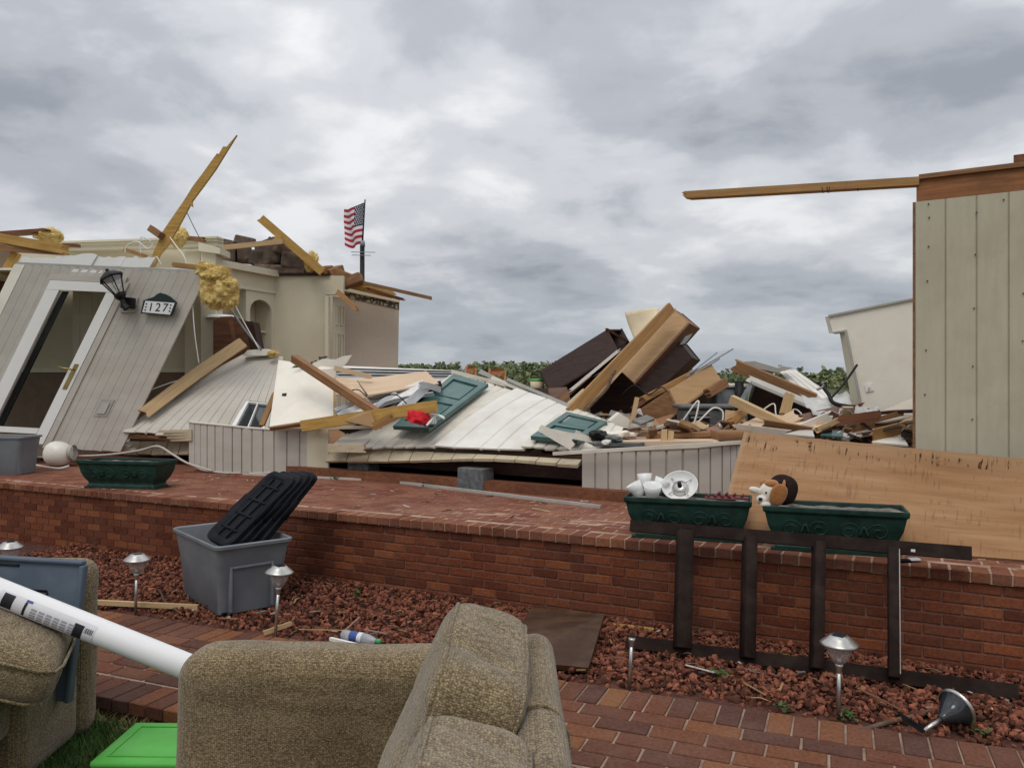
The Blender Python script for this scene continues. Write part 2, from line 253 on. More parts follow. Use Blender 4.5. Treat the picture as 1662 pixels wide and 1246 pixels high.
def plywood_mat():
    m = bpy.data.materials.new('plywood'); m.use_nodes = True; t = m.node_tree; L = t.links.new; b = t.nodes['Principled BSDF']
    b.inputs['Roughness'].default_value = 0.8; b.inputs['Specular IOR Level'].default_value = 0.15
    tc = N(t, 'ShaderNodeTexCoord')
    def no(sc_, det=6):
        mp = N(t, 'ShaderNodeMapping'); mp.inputs['Scale'].default_value = sc_; L(tc.outputs['UV'], mp.inputs[0])
        n = N(t, 'ShaderNodeTexNoise'); n.inputs['Scale'].default_value = 1; n.inputs['Detail'].default_value = det; n.inputs['Roughness'].default_value = 0.6; L(mp.outputs[0], n.inputs['Vector']); return n.outputs[0]
    col = ramp_n(t, no((0.9, 9, 9)), [(0.3, (0.235, 0.115, 0.052)), (0.5, (0.30, 0.165, 0.082)), (0.72, (0.37, 0.225, 0.125))])
    sp0 = N(t, 'ShaderNodeSeparateXYZ'); L(tc.outputs['UV'], sp0.inputs[0]); yup = sp0.outputs[1]
    # greyed weathering along the upper edge, fine lines, dark splits across the grain
    g = ramp_n(t, math_n(t, 'ADD', math_n(t, 'MULTIPLY', yup, 0.7), math_n(t, 'MULTIPLY', no((1.5, 5, 5)), 0.3)), [(0.66, (0, 0, 0)), (0.92, (1, 1, 1))])
    col = mix_n(t, math_n(t, 'MULTIPLY', g, 0.6), col, (0.24, 0.155, 0.085))
    ln = ramp_n(t, no((1.3, 60, 5), 3), [(0.56, (0, 0, 0)), (0.68, (1, 1, 1))])
    col = mix_n(t, math_n(t, 'MULTIPLY', ln, 0.4), col, (0.14, 0.07, 0.032))
    cr = ramp_n(t, no((48, 5.0, 5), 2), [(0.56, (0, 0, 0)), (0.62, (1, 1, 1))])
    msk = ramp_n(t, no((3.5, 7.0, 3), 4), [(0.45, (0, 0, 0)), (0.54, (1, 1, 1))])
    band = ramp_n(t, yup, [(0.0, (0.22, 0.22, 0.22)), (0.55, (0.3, 0.3, 0.3)), (0.78, (0.25, 0.25, 0.25)), (0.84, (1, 1, 1)), (0.94, (1, 1, 1)), (0.97, (0.2, 0.2, 0.2))])
    col = mix_n(t, math_n(t, 'MULTIPLY', math_n(t, 'MULTIPLY', cr, msk), band), col, (0.03, 0.014, 0.007))
    edge = ramp_n(t, sp0.outputs[0], [(0.03, (1, 1, 1)), (0.045, (0, 0, 0))])
    col = mix_n(t, math_n(t, 'MULTIPLY', edge, 0.5), col, (0.33, 0.23, 0.14))
    vo = N(t, 'ShaderNodeTexVoronoi'); vo.inputs['Scale'].default_value = 3.2; L(tc.outputs['UV'], vo.inputs['Vector'])
    kn = ramp_n(t, vo.outputs['Distance'], [(0.02, (1, 1, 1)), (0.05, (0, 0, 0))])
    col = mix_n(t, math_n(t, 'MULTIPLY', kn, 0.7), col, (0.10, 0.045, 0.02))
    L(col, b.inputs['Base Color']); MATS['plywood'] = m
plywood_mat()
def border_mat():
    m = bpy.data.materials.new('border'); m.use_nodes = True; t = m.node_tree; b = t.nodes['Principled BSDF']; b.inputs['Roughness'].default_value = 0.85
    tc = N(t, 'ShaderNodeTexCoord'); mp = N(t, 'ShaderNodeMapping'); mp.inputs['Scale'].default_value = (11, 11, 11); t.links.new(tc.outputs['Object'], mp.inputs[0])
    vo = N(t, 'ShaderNodeTexVoronoi', feature='DISTANCE_TO_EDGE'); vo.inputs['Scale'].default_value = 1; t.links.new(mp.outputs[0], vo.inputs['Vector'])
    col = ramp_n(t, vo.outputs['Distance'], [(0.10, (0.07, 0.065, 0.055)), (0.2, (0.42, 0.38, 0.3))]); t.links.new(col, b.inputs['Base Color']); MATS['border'] = m
border_mat()

# ------------------------------------------------------------------ geometry helpers
WM = {}
def W(px, py, Y): return Vector(((px - CX) / F * Y, Y, CAMH - (py - CY) / F * Y))
def Gz(px, py, z):                       # point of the plane z seen at a pixel
    Y = (CAMH - z) * F / (py - CY); return W(px, py, Y)
def tag(o, label, cat, group=None):
    o['label'] = label; o['category'] = cat
    if group: o['group'] = group
    return o
def link(o, world_m, parent=None):
    COL.objects.link(o); WM[o.name] = world_m
    o.matrix_basis = world_m
    if parent is not None:
        o.parent = parent; o.matrix_parent_inverse = WM[parent.name].inverted()
    return o
def thing(name, label, cat, loc, group=None):
    o = bpy.data.objects.new(name, None); o.empty_display_size = 0.1
    link(o, Matrix.Translation(Vector(loc))); return tag(o, label, cat, group)
def mesh_data(name, verts, faces, m, smooth=False):
    me = bpy.data.meshes.new(name); me.from_pydata([tuple(v) for v in verts], [], faces)
    for x in (m if isinstance(m, (list, tuple)) else [m]): me.materials.append(MATS[x])
    if smooth: me.polygons.foreach_set('use_smooth', [True] * len(me.polygons))
    me.update(); return me
def obj(name, verts, faces, m, parent=None, smooth=False, M=None):
    """verts in world space (origin moved to base centre), or in local space when M is given"""
    if M is None:
        xs = [v[0] for v in verts]; ys = [v[1] for v in verts]; zs = [v[2] for v in verts]
        c = Vector(((min(xs) + max(xs)) / 2, (min(ys) + max(ys)) / 2, min(zs)))
        verts = [Vector(v) - c for v in verts]; M = Matrix.Translation(c)
    o = bpy.data.objects.new(name, mesh_data(name, verts, faces, m, smooth))
    return link(o, M, parent)
def fix_normals(o):
    bm = bmesh.new(); bm.from_mesh(o.data); bmesh.ops.recalc_face_normals(bm, faces=bm.faces); bm.to_mesh(o.data); bm.free(); return o
def solidify(o, t, off=-1):
    md = o.modifiers.new('solid', 'SOLIDIFY'); md.thickness = t; md.offset = off; return o
def bevel(o, w, seg=2):
    md = o.modifiers.new('bevel', 'BEVEL'); md.width = w; md.segments = seg; md.limit_method = 'ANGLE'; md.angle_limit = radians(35); return o
class MB:
    def __init__(s): s.v = []; s.f = []
    def add(s, vs, fs):
        b = len(s.v); s.v += [Vector(x) for x in vs]; s.f += [tuple(i + b for i in f) for f in fs]; return s
    def box(s, a, b):
        x0, y0, z0 = a; x1, y1, z1 = b
        return s.add([(x0, y0, z0), (x1, y0, z0), (x1, y1, z0), (x0, y1, z0), (x0, y0, z1), (x1, y0, z1), (x1, y1, z1), (x0, y1, z1)],
                     [(0, 3, 2, 1), (4, 5, 6, 7), (0, 1, 5, 4), (1, 2, 6, 5), (2, 3, 7, 6), (3, 0, 4, 7)])
    def obox(s, c, ax, h):              # oriented box: centre, 3 axes, 3 half sizes
        vs = []
        for k in (-1, 1):
            for (i, j) in ((-1, -1), (1, -1), (1, 1), (-1, 1)): vs.append(Vector(c) + ax[0] * i * h[0] + ax[1] * j * h[1] + ax[2] * k * h[2])
        return s.add(vs, [(0, 3, 2, 1), (4, 5, 6, 7), (0, 1, 5, 4), (1, 2, 6, 5), (2, 3, 7, 6), (3, 0, 4, 7)])
    def tube(s, pts, r, n=8, cap=True):
        pts = [Vector(p) for p in pts]; rs = r if isinstance(r, (list, tuple)) else [r] * len(pts); base = len(s.v)
        prev = None
        for i, p in enumerate(pts):
            d = (pts[min(i + 1, len(pts) - 1)] - pts[max(i - 1, 0)]).normalized()
            a = prev if prev is not None else (Vector((0, 0, 1)) if abs(d.z) < 0.9 else Vector((1, 0, 0)))
            a = (a - d * a.dot(d)).normalized(); prev = a; b = d.cross(a)
            for k in range(n):
                an = 2 * pi * k / n; s.v.append(p + (a * cos(an) + b * sin(an)) * rs[i])
        for i in range(len(pts) - 1):
            for k in range(n):
                s.f.append((base + i * n + k, base + i * n + (k + 1) % n, base + (i + 1) * n + (k + 1) % n, base + (i + 1) * n + k))
        if cap:
            s.f.append(tuple(base + k for k in reversed(range(n)))); s.f.append(tuple(base + (len(pts) - 1) * n + k for k in range(n)))
        return s
    def lathe(s, prof, c=(0, 0, 0), n=24, ax=None):
        ax = ax or (Vector((1, 0, 0)), Vector((0, 1, 0)), Vector((0, 0, 1))); base = len(s.v); c = Vector(c)
        for (r, z) in prof:
            for k in range(n):
                a = 2 * pi * k / n; s.v.append(c + ax[0] * r * cos(a) + ax[1] * r * sin(a) + ax[2] * z)
        for i in range(len(prof) - 1):
            for k in range(n): s.f.append((base + i * n + k, base + i * n + (k + 1) % n, base + (i + 1) * n + (k + 1) % n, base + (i + 1) * n + k))
        return s
    def build(s, name, m, parent=None, smooth=False, M=None, norm=True):
        o = obj(name, s.v, s.f, m, parent, smooth, M)
        return fix_normals(o) if norm else o
def frame_from(p0, p1, roll=0.0):
    x = (p1 - p0).normalized(); y = Vector((0, 1, 0)); y = (y - x * y.dot(x)).normalized(); z = x.cross(y)
    if z.z < 0: y, z = -y, -z
    c, s_ = cos(roll), sin(roll); return x, y * c + z * s_, z * c - y * s_
def jag(L, h, n, amp, sgn):
    ys = [-h / 2 + h * i / n for i in range(n + 1)]; return [(L + sgn * U(0, amp), y) for y in ys]
def plank(name, a, b, th, h, m, label=None, cat=None, j0=0.0, j1=0.0, roll=0.0, parent=None, group=None, bend=0.0, taper=1.0):
    """board along a-b: thickness th (mostly along the view), height h; broken ends j0, j1"""
    p0 = W(*a) if not isinstance(a, Vector) else a; p1 = W(*b) if not isinstance(b, Vector) else b
    x, y, z = frame_from(p0, p1, roll); L = (p1 - p0).length
    e1 = [(L, -h / 2 * taper), (L, h / 2 * taper)] if not j1 else [(px_, yy * taper) for px_, yy in jag(L, h, 5, j1, 1)]
    e0 = [(0, h / 2), (0, -h / 2)] if not j0 else list(reversed(jag(0, h, 5, j0, -1)))
    mids = [(L * t_, (-h / 2) * (1 + (taper - 1) * t_) + bend * sin(pi * t_)) for t_ in (0.25, 0.5, 0.75)]
    mids2 = [(L * t_, (h / 2) * (1 + (taper - 1) * t_) + bend * sin(pi * t_)) for t_ in (0.75, 0.5, 0.25)]
    out = mids + e1 + mids2 + e0; n = len(out)
    vs = [(px_, -th / 2, py_) for px_, py_ in out] + [(px_ + U(-1, 1) * 0.15 * (j0 + j1) * (px_ <= 0 or px_ >= L), th / 2, py_) for px_, py_ in out]
    fs = [tuple(range(n)), tuple(reversed(range(n, 2 * n)))] + [(i, i + n, (i + 1) % n + n, (i + 1) % n) for i in range(n)]
    M = Matrix((x, y, z)).transposed().to_4x4(); M.translation = p0
    o = fix_normals(obj(name, vs, fs, m, parent, M=M))
    if label: tag(o, label, cat, group)
    return o
def slab(name, q, th, m, parent=None, label=None, cat=None, group=None):
    """flat four-cornered board, corners (px,py,Y) or Vectors in order; thickness grows away from the camera"""
    p = [v if isinstance(v, Vector) else W(*v) for v in q]
    nrm = (p[1] - p[0]).cross(p[-1] - p[0]).normalized()
    if nrm.y < 0: nrm = -nrm
    x = (p[1] - p[0]).normalized(); y = nrm.cross(x); M = Matrix((x, y, nrm)).transposed().to_4x4(); M.translation = p[0]; I = M.inverted()
    a = [I @ v for v in p]; n = len(a)
    vs = a + [v + Vector((0, 0, th)) for v in a]
    fs = [tuple(range(n)), tuple(reversed(range(n, 2 * n)))] + [(i, i + n, (i + 1) % n + n, (i + 1) % n) for i in range(n)]
    o = fix_normals(obj(name, vs, fs, m, parent, M=M))
    if label: tag(o, label, cat, group)
    return o
def quad_surf(q):
    p = [v if isinstance(v, Vector) else W(*v) for v in q]      # BL BR TR TL
    return lambda u, v: (p[0] * (1 - u) + p[1] * u) * (1 - v) + (p[3] * (1 - u) + p[2] * u) * v
def ribs(n, d, w=0.08, irregular=0.0, u0=0.0, u1=1.0):
    """profile of n panels with V grooves between them: list of (u, offset)"""
    pr = [(u0, 0.0)]
    for i in range(1, n):
        g = u0 + (u1 - u0) * (i + U(-irregular, irregular)) / n; e = w * (u1 - u0) / n
        pr += [(g - e, 0.0), (g - e * 0.35, -d), (g + e * 0.35, -d), (g + e, 0.0)]
    pr.append((u1, 0.0)); return pr
def sheet(name, surf, prof, nv, m, th=0.003, parent=None, jb=0.0, jt=0.0, bend=None, holes=(), smooth=False, scallop=0.0, label=None, cat=None, group=None):
    S = surf if callable(surf) else quad_surf(surf)
    us = sorted(set([u for u, _ in prof] + [h[i] for h in holes for i in (0, 1)]))
    pu = dict(prof)
    def off(u):
        if u in pu: return pu[u]
        for (a, da), (b, db) in zip(prof, prof[1:]):
            if a <= u <= b: return da + (db - da) * (u - a) / max(1e-9, b - a)
        return 0
    vs_ = sorted(set([i / nv for i in range(nv + 1)] + [h[i] for h in holes for i in (2, 3)]))
    nu, nvv = len(us), len(vs_); verts = []
    jrb = [U(-1, 1) * jb for _ in us]; jrt = [U(-1, 1) * jt for _ in us]
    for j, v in enumerate(vs_):
        for i, u in enumerate(us):
            vv = v
            if j == 0: vv = v + jrb[i] + (scallop if off(u) < 0 else 0)
            if j == nvv - 1: vv = v + jrt[i]
            p = S(u, vv); e = 1e-3
            n = (S(u + e, v) - S(u - e, v)).cross(S(u, v + e) - S(u, v - e)).normalized()
            if n.dot(Vector((0, 0, CAMH)) - p) < 0: n = -n
            d = off(u) + (bend(u, v) if bend else 0); verts.append(p + n * d)
    faces = []
    for j in range(nvv - 1):
        for i in range(nu - 1):
            cu, cv = (us[i] + us[i + 1]) / 2, (vs_[j] + vs_[j + 1]) / 2
            if any(h[0] < cu < h[1] and h[2] < cv < h[3] for h in holes): continue
            faces.append((j * nu + i, j * nu + i + 1, (j + 1) * nu + i + 1, (j + 1) * nu + i))
    o = obj(name, verts, faces, m, parent, smooth); solidify(o, th, 0)
    if label: tag(o, label, cat, group)
    return o
def outline(name, pts, Y, th, m, parent=None, label=None, cat=None, group=None, tilt=0.0):
    p = [W(x, y, Y + tilt * (x - pts[0][0]) / 100.0) for x, y in pts]; n = len(p)
    vs = p + [v + Vector((0, th, 0)) for v in p]
    fs = [tuple(range(n)), tuple(reversed(range(n, 2 * n)))] + [(i, i + n, (i + 1) % n + n, (i + 1) % n) for i in range(n)]
    o = fix_normals(obj(name, vs, fs, m, parent))
    if label: tag(o, label, cat, group)
    return o
def rbox(name, a, b, r, m, parent=None, seg=4, sub=0, puff=0.0, M=None, fn=None):
    """rounded box between corners a and b (local when M given)"""
    bm = bmesh.new(); bmesh.ops.create_cube(bm, size=1)
    a = Vector(a); b = Vector(b); c = (a + b) / 2; d = b - a
    for v in bm.verts: v.co = Vector((v.co.x * d.x, v.co.y * d.y, v.co.z * d.z)) + c
    if sub: bmesh.ops.subdivide_edges(bm, edges=bm.edges[:], cuts=sub, use_grid_fill=True)
    es = [e for e in bm.edges if len(e.link_faces) == 2 and e.calc_face_angle(0) > 0.5]
    bmesh.ops.bevel(bm, geom=es, offset=r, segments=seg, affect='EDGES', profile=0.5)
    if puff:
        for v in bm.verts:
            n_ = noise.noise(v.co * 5.0); v.co += v.normal * puff * n_
    if fn:
        for v in bm.verts: v.co = fn(v.co)
    vs = [v.co.copy() for v in bm.verts]; bm.verts.index_update(); fs = [tuple(v.index for v in f.verts) for f in bm.faces]; bm.free()
    return obj(name, vs, fs, m, parent, True, M)
def soft_box(name, a, b, r, m, parent=None, n=22, lump=.012, fn=None, M=None):
    a = Vector(a); b = Vector(b); c = (a + b) / 2; h = (b - a) / 2; vs = []; fs = []; key = {}
    def axis(k, hh):                     # more rows near the rounded edges
        t = -1 + 2 * k / n; return hh * (1.6 * t - .6 * t ** 3) if abs(t) < 1 else hh * t
    def vert(q):
        k = tuple(q)
        if k in key: return key[k]
        p = Vector([axis(q[i], h[i]) for i in range(3)]); o = Vector([max(-(h[i] - r), min(h[i] - r, p[i])) for i in range(3)]); d = p - o
        if d.length > 1e-6: p = o + d.normalized() * min(r, max(abs(x) for x in d) if False else r)
        p = p + c; p = p + (p - c - Vector((0, 0, 0))).normalized() * lump * noise.noise(p * 3.3)
        if fn: p = fn(p)
        key[k] = len(vs); vs.append(p); return key[k]
    for ax in range(3):
        for sg in (0, n):
            for i in range(n):
                for j in range(n):
                    f = []
                    for (di, dj) in ((0, 0), (1, 0), (1, 1), (0, 1)):
                        q = [0, 0, 0]; q[ax] = sg; q[(ax + 1) % 3] = i + di; q[(ax + 2) % 3] = j + dj; f.append(vert(q))
                    fs.append(tuple(f if sg else reversed(f)))
    return obj(name, vs, fs, m, parent, True, M)
def pillow(name, dims, M, m, parent=None, p=5.0, n=14, lump=0.012, fn=None):
    hx, hy, hz = [d / 2 for d in dims]; vs = []; fs = []; key = {}
    def vert(q):
        k = tuple(round(c, 5) for c in q)
        if k in key: return key[k]
        l = (abs(q[0]) ** p + abs(q[1]) ** p + abs(q[2]) ** p) ** (1 / p)
        v = Vector((q[0] / l * hx, q[1] / l * hy, q[2] / l * hz)); v *= 1 + lump / max(hx, hy, hz) * 3 * noise.noise(Vector((v.x * 4, v.y * 4, v.z * 4 + 9)))
        if fn: v = fn(v)
        key[k] = len(vs); vs.append(v); return key[k]
    for ax in range(3):
        for sg in (-1, 1):
            for i in range(n):
                for j in range(n):
                    f = []
                    for (di, dj) in ((0, 0), (1, 0), (1, 1), (0, 1)):
                        q = [0, 0, 0]; q[ax] = sg; q[(ax + 1) % 3] = -1 + 2 * (i + di) / n; q[(ax + 2) % 3] = -1 + 2 * (j + dj) / n; f.append(vert(q))
                    fs.append(tuple(f if sg > 0 else reversed(f)))
    return obj(name, vs, fs, m, parent, True, M)
def rot(loc, rx=0, ry=0, rz=0): return Matrix.Translation(Vector(loc)) @ Matrix.Rotation(rz, 4, 'Z') @ Matrix.Rotation(ry, 4, 'Y') @ Matrix.Rotation(rx, 4, 'X')

# ------------------------------------------------------------------ ground, path, rock bed, wall, terrace
def struct(o): o['kind'] = 'structure'; return o
def stuff(o): o['kind'] = 'stuff'; return o
def proj(p): return (CX + p[0] / p[1] * F, CY - (p[2] - CAMH) / p[1] * F) if p[1] > 0.05 else (-9999, 9999)
TZ = 0.62
AW = atan2(-0.4444, 0.8958); DW = Vector((cos(AW), sin(AW), 0)); NW = Vector((-sin(AW), cos(AW), 0)); OW = Vector((2.876, 4.43, 0))
AP = atan2(-0.3827, 0.924); DP = Vector((cos(AP), sin(AP), 0)); NP = Vector((-sin(AP), cos(AP), 0)); OP = Vector((2.378, 3.663, 0))
def wall_pt(s, t, z): return OW + DW * s + NW * t + Vector((0, 0, z))
def path_pt(s, t, z): return OP + DP * s + NP * t + Vector((0, 0, z))
def prism(name, poly, z0, z1, m, parent=None):
    n = len(poly); vs = [Vector((p[0], p[1], z0)) for p in poly] + [Vector((p[0], p[1], z1)) for p in poly]
    fs = [tuple(reversed(range(n))), tuple(range(n, 2 * n))] + [(i, (i + 1) % n, (i + 1) % n + n, i + n) for i in range(n)]
    return fix_normals(obj(name, vs, fs, m, parent))
def grid_ground():
    n = 40; vs = []; fs = []
    def co(i): t = (i / n) * 2 - 1; return 2500 * t * abs(t) ** 2.2
    for j in range(n + 1):
        for i in range(n + 1): vs.append((co(i), co(j), -0.10))
    for j in range(n):
        for i in range(n): a = j * (n + 1) + i; fs.append((a, a + 1, a + n + 2, a + n + 1))
    return struct(obj('ground', vs, fs, 'ground', M=Matrix.Identity(4)))
grid_ground()
path = struct(prism('path', [path_pt(-8, -1.1, 0), path_pt(3, -1.1, 0), path_pt(3, 0, 0), path_pt(-8, 0, 0)], -0.12, -0.006, 'mortar_path'))
prism('path_footing', [path_pt(-8, -1.183, 0), path_pt(3, -1.183, 0), path_pt(3, -1.102, 0), path_pt(-8, -1.102, 0)], -0.12, -0.012, 'soil', path)
bed = struct(prism('rock_bed', [path_pt(-8, 0.001, 0), path_pt(3, 0.001, 0), wall_pt(3.0, 0.03, 0), wall_pt(-10.5, 0.03, 0)], -0.11, -0.012, 'soil'))
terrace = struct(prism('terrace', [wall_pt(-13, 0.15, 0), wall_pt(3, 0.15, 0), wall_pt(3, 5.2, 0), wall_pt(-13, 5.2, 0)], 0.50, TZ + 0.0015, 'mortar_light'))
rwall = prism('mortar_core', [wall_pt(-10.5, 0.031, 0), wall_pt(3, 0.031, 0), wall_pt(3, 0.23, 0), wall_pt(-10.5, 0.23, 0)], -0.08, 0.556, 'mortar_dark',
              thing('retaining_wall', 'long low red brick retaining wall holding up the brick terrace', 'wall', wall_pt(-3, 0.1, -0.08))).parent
prism('coping_mortar', [wall_pt(-10.5, .006, 0), wall_pt(3, .006, 0), wall_pt(3, .148, 0), wall_pt(-10.5, .148, 0)], .5565, .6190, 'mortar_light', rwall)
BR = {}
def brick_mesh(kind, dims, mname):
    if (kind, mname) in BR: return BR[(kind, mname)]
    out = []
    for k in range(4):
        bm = bmesh.new(); bmesh.ops.create_cube(bm, size=1)
        for v in bm.verts: v.co = Vector((v.co.x * dims[0] + U(-1, 1) * 0.002, v.co.y * dims[1] + U(-1, 1) * 0.002, v.co.z * dims[2] + U(-1, 1) * 0.0015))
        bmesh.ops.bevel(bm, geom=bm.edges[:], offset=0.004, segments=1, affect='EDGES')
        me = bpy.data.meshes.new(kind); bm.to_mesh(me); bm.free(); me.materials.append(MATS[mname]); out.append(me)
    BR[(kind, mname)] = out; return out
def lay(parent, name, items, dims, mname, limit=300):
    """items: (centre, rotz). The ones that show largest become parts, the rest one stuff part"""
    def key(it):
        x, y = proj(it[0]); vis = -40 < x < 1700 and 300 < y < 1290
        return it[0].y if vis else 100 + it[0].y
    items = sorted(items, key=key); meshes = brick_mesh(name, dims, mname)
    for c, a in items[:limit]:
        o = bpy.data.objects.new(name, random.choice(meshes))
        M = Matrix.Translation(c + Vector((0, 0, U(-0.0015, 0.0015)))) @ Matrix.Rotation(a + U(-0.006, 0.006), 4, 'Z') @ Matrix.Rotation(U(-0.006, 0.006), 4, 'X')
        link(o, M, parent)
    if items[limit:]:
        mb = MB(); h = [d / 2 for d in dims]
        for c, a in items[limit:]:
            mb.obox(c, (Vector((cos(a), sin(a), 0)), Vector((-sin(a), cos(a), 0)), Vector((0, 0, 1))), h)
        stuff(mb.build('far_' + name + 's', mname, parent, norm=False))
# wall courses
items = []
for c in range(9):
    z = 0.522 - c * 0.068; sh = 0.102 * (c % 2)
    s = -10.4 + sh
    while s < 2.9: items.append((wall_pt(s, 0.07, z), AW)); s += 0.204
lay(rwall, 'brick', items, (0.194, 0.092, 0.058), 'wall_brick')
items = []
s = -10.4
while s < 2.95: items.append((wall_pt(s, 0.1 + U(-0.003, 0.003), 0.590), AW + pi / 2)); s += 0.104
lay(rwall, 'coping_brick', items, (0.204, 0.094, 0.062), 'coping_brick')
items = []
for r in range(47):
    t = 0.256 + r * 0.105; s = -12.9 + 0.105 * (r % 2) + U(-.01, .01)
    while s < 2.95: items.append((wall_pt(s, t, 0.592), AW)); s += 0.210
lay(terrace, 'paving_brick', items, (0.200, 0.096, 0.062), 'terrace_brick')
items = []
s = -7.9
while s < 2.9:
    items.append((path_pt(s, -0.125, -0.03), AP + pi / 2)); items.append((path_pt(s, -1.07, -0.03), AP + pi / 2)); s += 0.122
ib = []
for r in range(5):
    t = -0.318 - r * 0.1345; s = -7.9 + 0.136 * (r % 2) + U(-.01, .01)
    while s < 2.9: ib.append((path_pt(s, t, -0.03), AP)); s += 0.272
lay(path, 'border_brick', items, (0.242, 0.110, 0.066), 'path_brick', 150)
lay(path, 'brick', ib, (0.259, 0.122, 0.066), 'path_brick', 300)

# lava rock
def lava():
    bm = bmesh.new(); bmesh.ops.create_icosphere(bm, subdivisions=1, radius=1); base = [v.co.copy() for v in bm.verts]
    bf = [tuple(v.index for v in f.verts) for f in bm.faces]; bm.free()
    V = []; Fc = []; cnt = 0
    while cnt < 20500:
        s = U(-8.2, 2.95); k = R()
        a = path_pt(s, 0.02, 0); b = wall_pt((a - OW).dot(DW), 0.03, 0); p = a.lerp(b, k)
        x, y = proj((p.x, p.y, 0.0))
        if not (-120 < x < 2300): continue
        # few more stones than needed close by, fewer far off
        if R() < max(0, (p.y - 5.5) * 0.16): continue
        r = U(0.008, 0.022) * (1.4 if R() < 0.15 else 1); cnt += 1
        if k < 0.05 and R() < 0.5: continue
        z = -0.004 + 0.045 * min(1, k * 1.5) + U(-0.012, 0.02) + 0.02 * noise.noise(Vector((p.x * 2.5, p.y * 2.5, 0)))
        if k < 0.08: z -= 0.016
        M = Matrix.Rotation(U(0, 6.28), 3, Vector((U(-1, 1), U(-1, 1), U(-1, 1))).normalized())
        sx, sy, sz = U(.7, 1.5), U(.6, 1.2), U(.4, .85); o = len(V)
        for v in base:
            w = M @ Vector((v.x * sx, v.y * sy, v.z * sz)); w *= r * U(.68, 1.25); V.append((p.x + w.x, p.y + w.y, z + w.z))
        Fc += [(f[0] + o, f[1] + o, f[2] + o) for f in bf]
    o = obj('lava_rock', V, Fc, 'rock', M=Matrix.Identity(4)); stuff(o)
    tag(o, 'loose red lava rock filling the bed between path and brick wall', 'gravel')
lava()
# a few stray stones on the path edge
def blades(name, n, region, h, w, m, label, cat, lean=0.5, z0=-0.1):
    V = []; Fc = []
    for _ in range(n):
        x, y = region(); hh = U(h * .5, h); a = U(0, 6.28); dx, dy = cos(a) * w / 2, sin(a) * w / 2; lx, ly = U(-lean, lean) * hh, U(-lean, lean) * hh
        o = len(V); V += [(x - dx, y - dy, z0), (x + dx, y + dy, z0), (x + dx * .6 + lx * .5, y + dy * .6 + ly * .5, z0 + hh * .6), (x - dx * .6 + lx * .5, y - dy * .6 + ly * .5, z0 + hh * .6), (x + lx, y + ly, z0 + hh)]
        Fc += [(o, o + 1, o + 2, o + 3), (o + 3, o + 2, o + 4)]
    o = obj(name, V, Fc, m, M=Matrix.Identity(4)); stuff(o); return tag(o, label, cat)
def lawn():
    while True:
        s = U(-4.6, 3.0); t = -1.25 - abs(random.gauss(0, 1)) * 0.7; p = path_pt(s, t, 0)
        if p.y > 1.2: return p.x, p.y
blades('lawn_grass', 26000, lawn, 0.075, 0.007, 'grass', 'short green lawn grass in front of the brick path', 'grass', 0.8)
def edge_straw():
    p = path_pt(U(-4.6, 1.5), -1.22 - abs(random.gauss(0, .05)), 0); return p.x, p.y
blades('dry_thatch', 1200, edge_straw, 0.06, 0.006, 'straw', 'dry straw and dead grass along the path edge', 'grass', 2.2, -0.095)
def twigs():
    mb = MB()
    for _ in range(170):
        k = R(); a = path_pt(U(-6.5, 2.0), 0.05, 0); b = wall_pt((a - OW).dot(DW), 0.0, 0); p = a.lerp(b, k); an = U(0, 6.28); l = U(.02, .09)
        z = 0.035 + 0.035 * min(1, k * 1.5)
        d = Vector((cos(an) * l, sin(an) * l, U(-.01, .015))); mb.tube([p + Vector((0, 0, z)), p + d * .5 + Vector((U(-.01, .01), U(-.01, .01), z + .006)), p + d + Vector((0, 0, z))], U(.0012, .003), 4)
    tag(stuff(mb.build('dry_twigs', 'straw', norm=False)), 'dry twigs and straw scattered over the red lava rock', 'twigs')
twigs()
def weeds(name, px, py, z, label, n=30, size=0.035):
    V = []; Fc = []; c = Gz(px, py, z)
    for _ in range(n):
        a = U(0, 6.28); r = U(0, .05); p = c + Vector((cos(a) * r, sin(a) * r, U(0.0, .03))); s = U(.5, 1) * size; b = U(0, 6.28); d = Vector((cos(b), sin(b), U(-.1, .7))) * s; e = Vector((-sin(b), cos(b), U(-.3, .3))) * s * .4
        o = len(V); V += [p, p + d * .5 + e, p + d, p + d * .5 - e]; Fc += [(o, o + 1, o + 2, o + 3)]
    return tag(obj(name, V, Fc, 'leaf'), label, 'weed', 'small green weeds')
WL = 'small green weed sprouting through the brickwork or lava rock'
for px, py, z in ((1375, 1165, 0.0), (1270, 1150, 0.0), (1172, 1098, 0.03), (1590, 1192, 0.0), (1470, 1105, 0.03), (545, 778, TZ), (690, 789, TZ), (580, 965, 0.04)): weeds('weed', px, py, z, 'small green weed growing between the terrace bricks' if z > .5 else 'small green weed sprouting through the red lava rock')

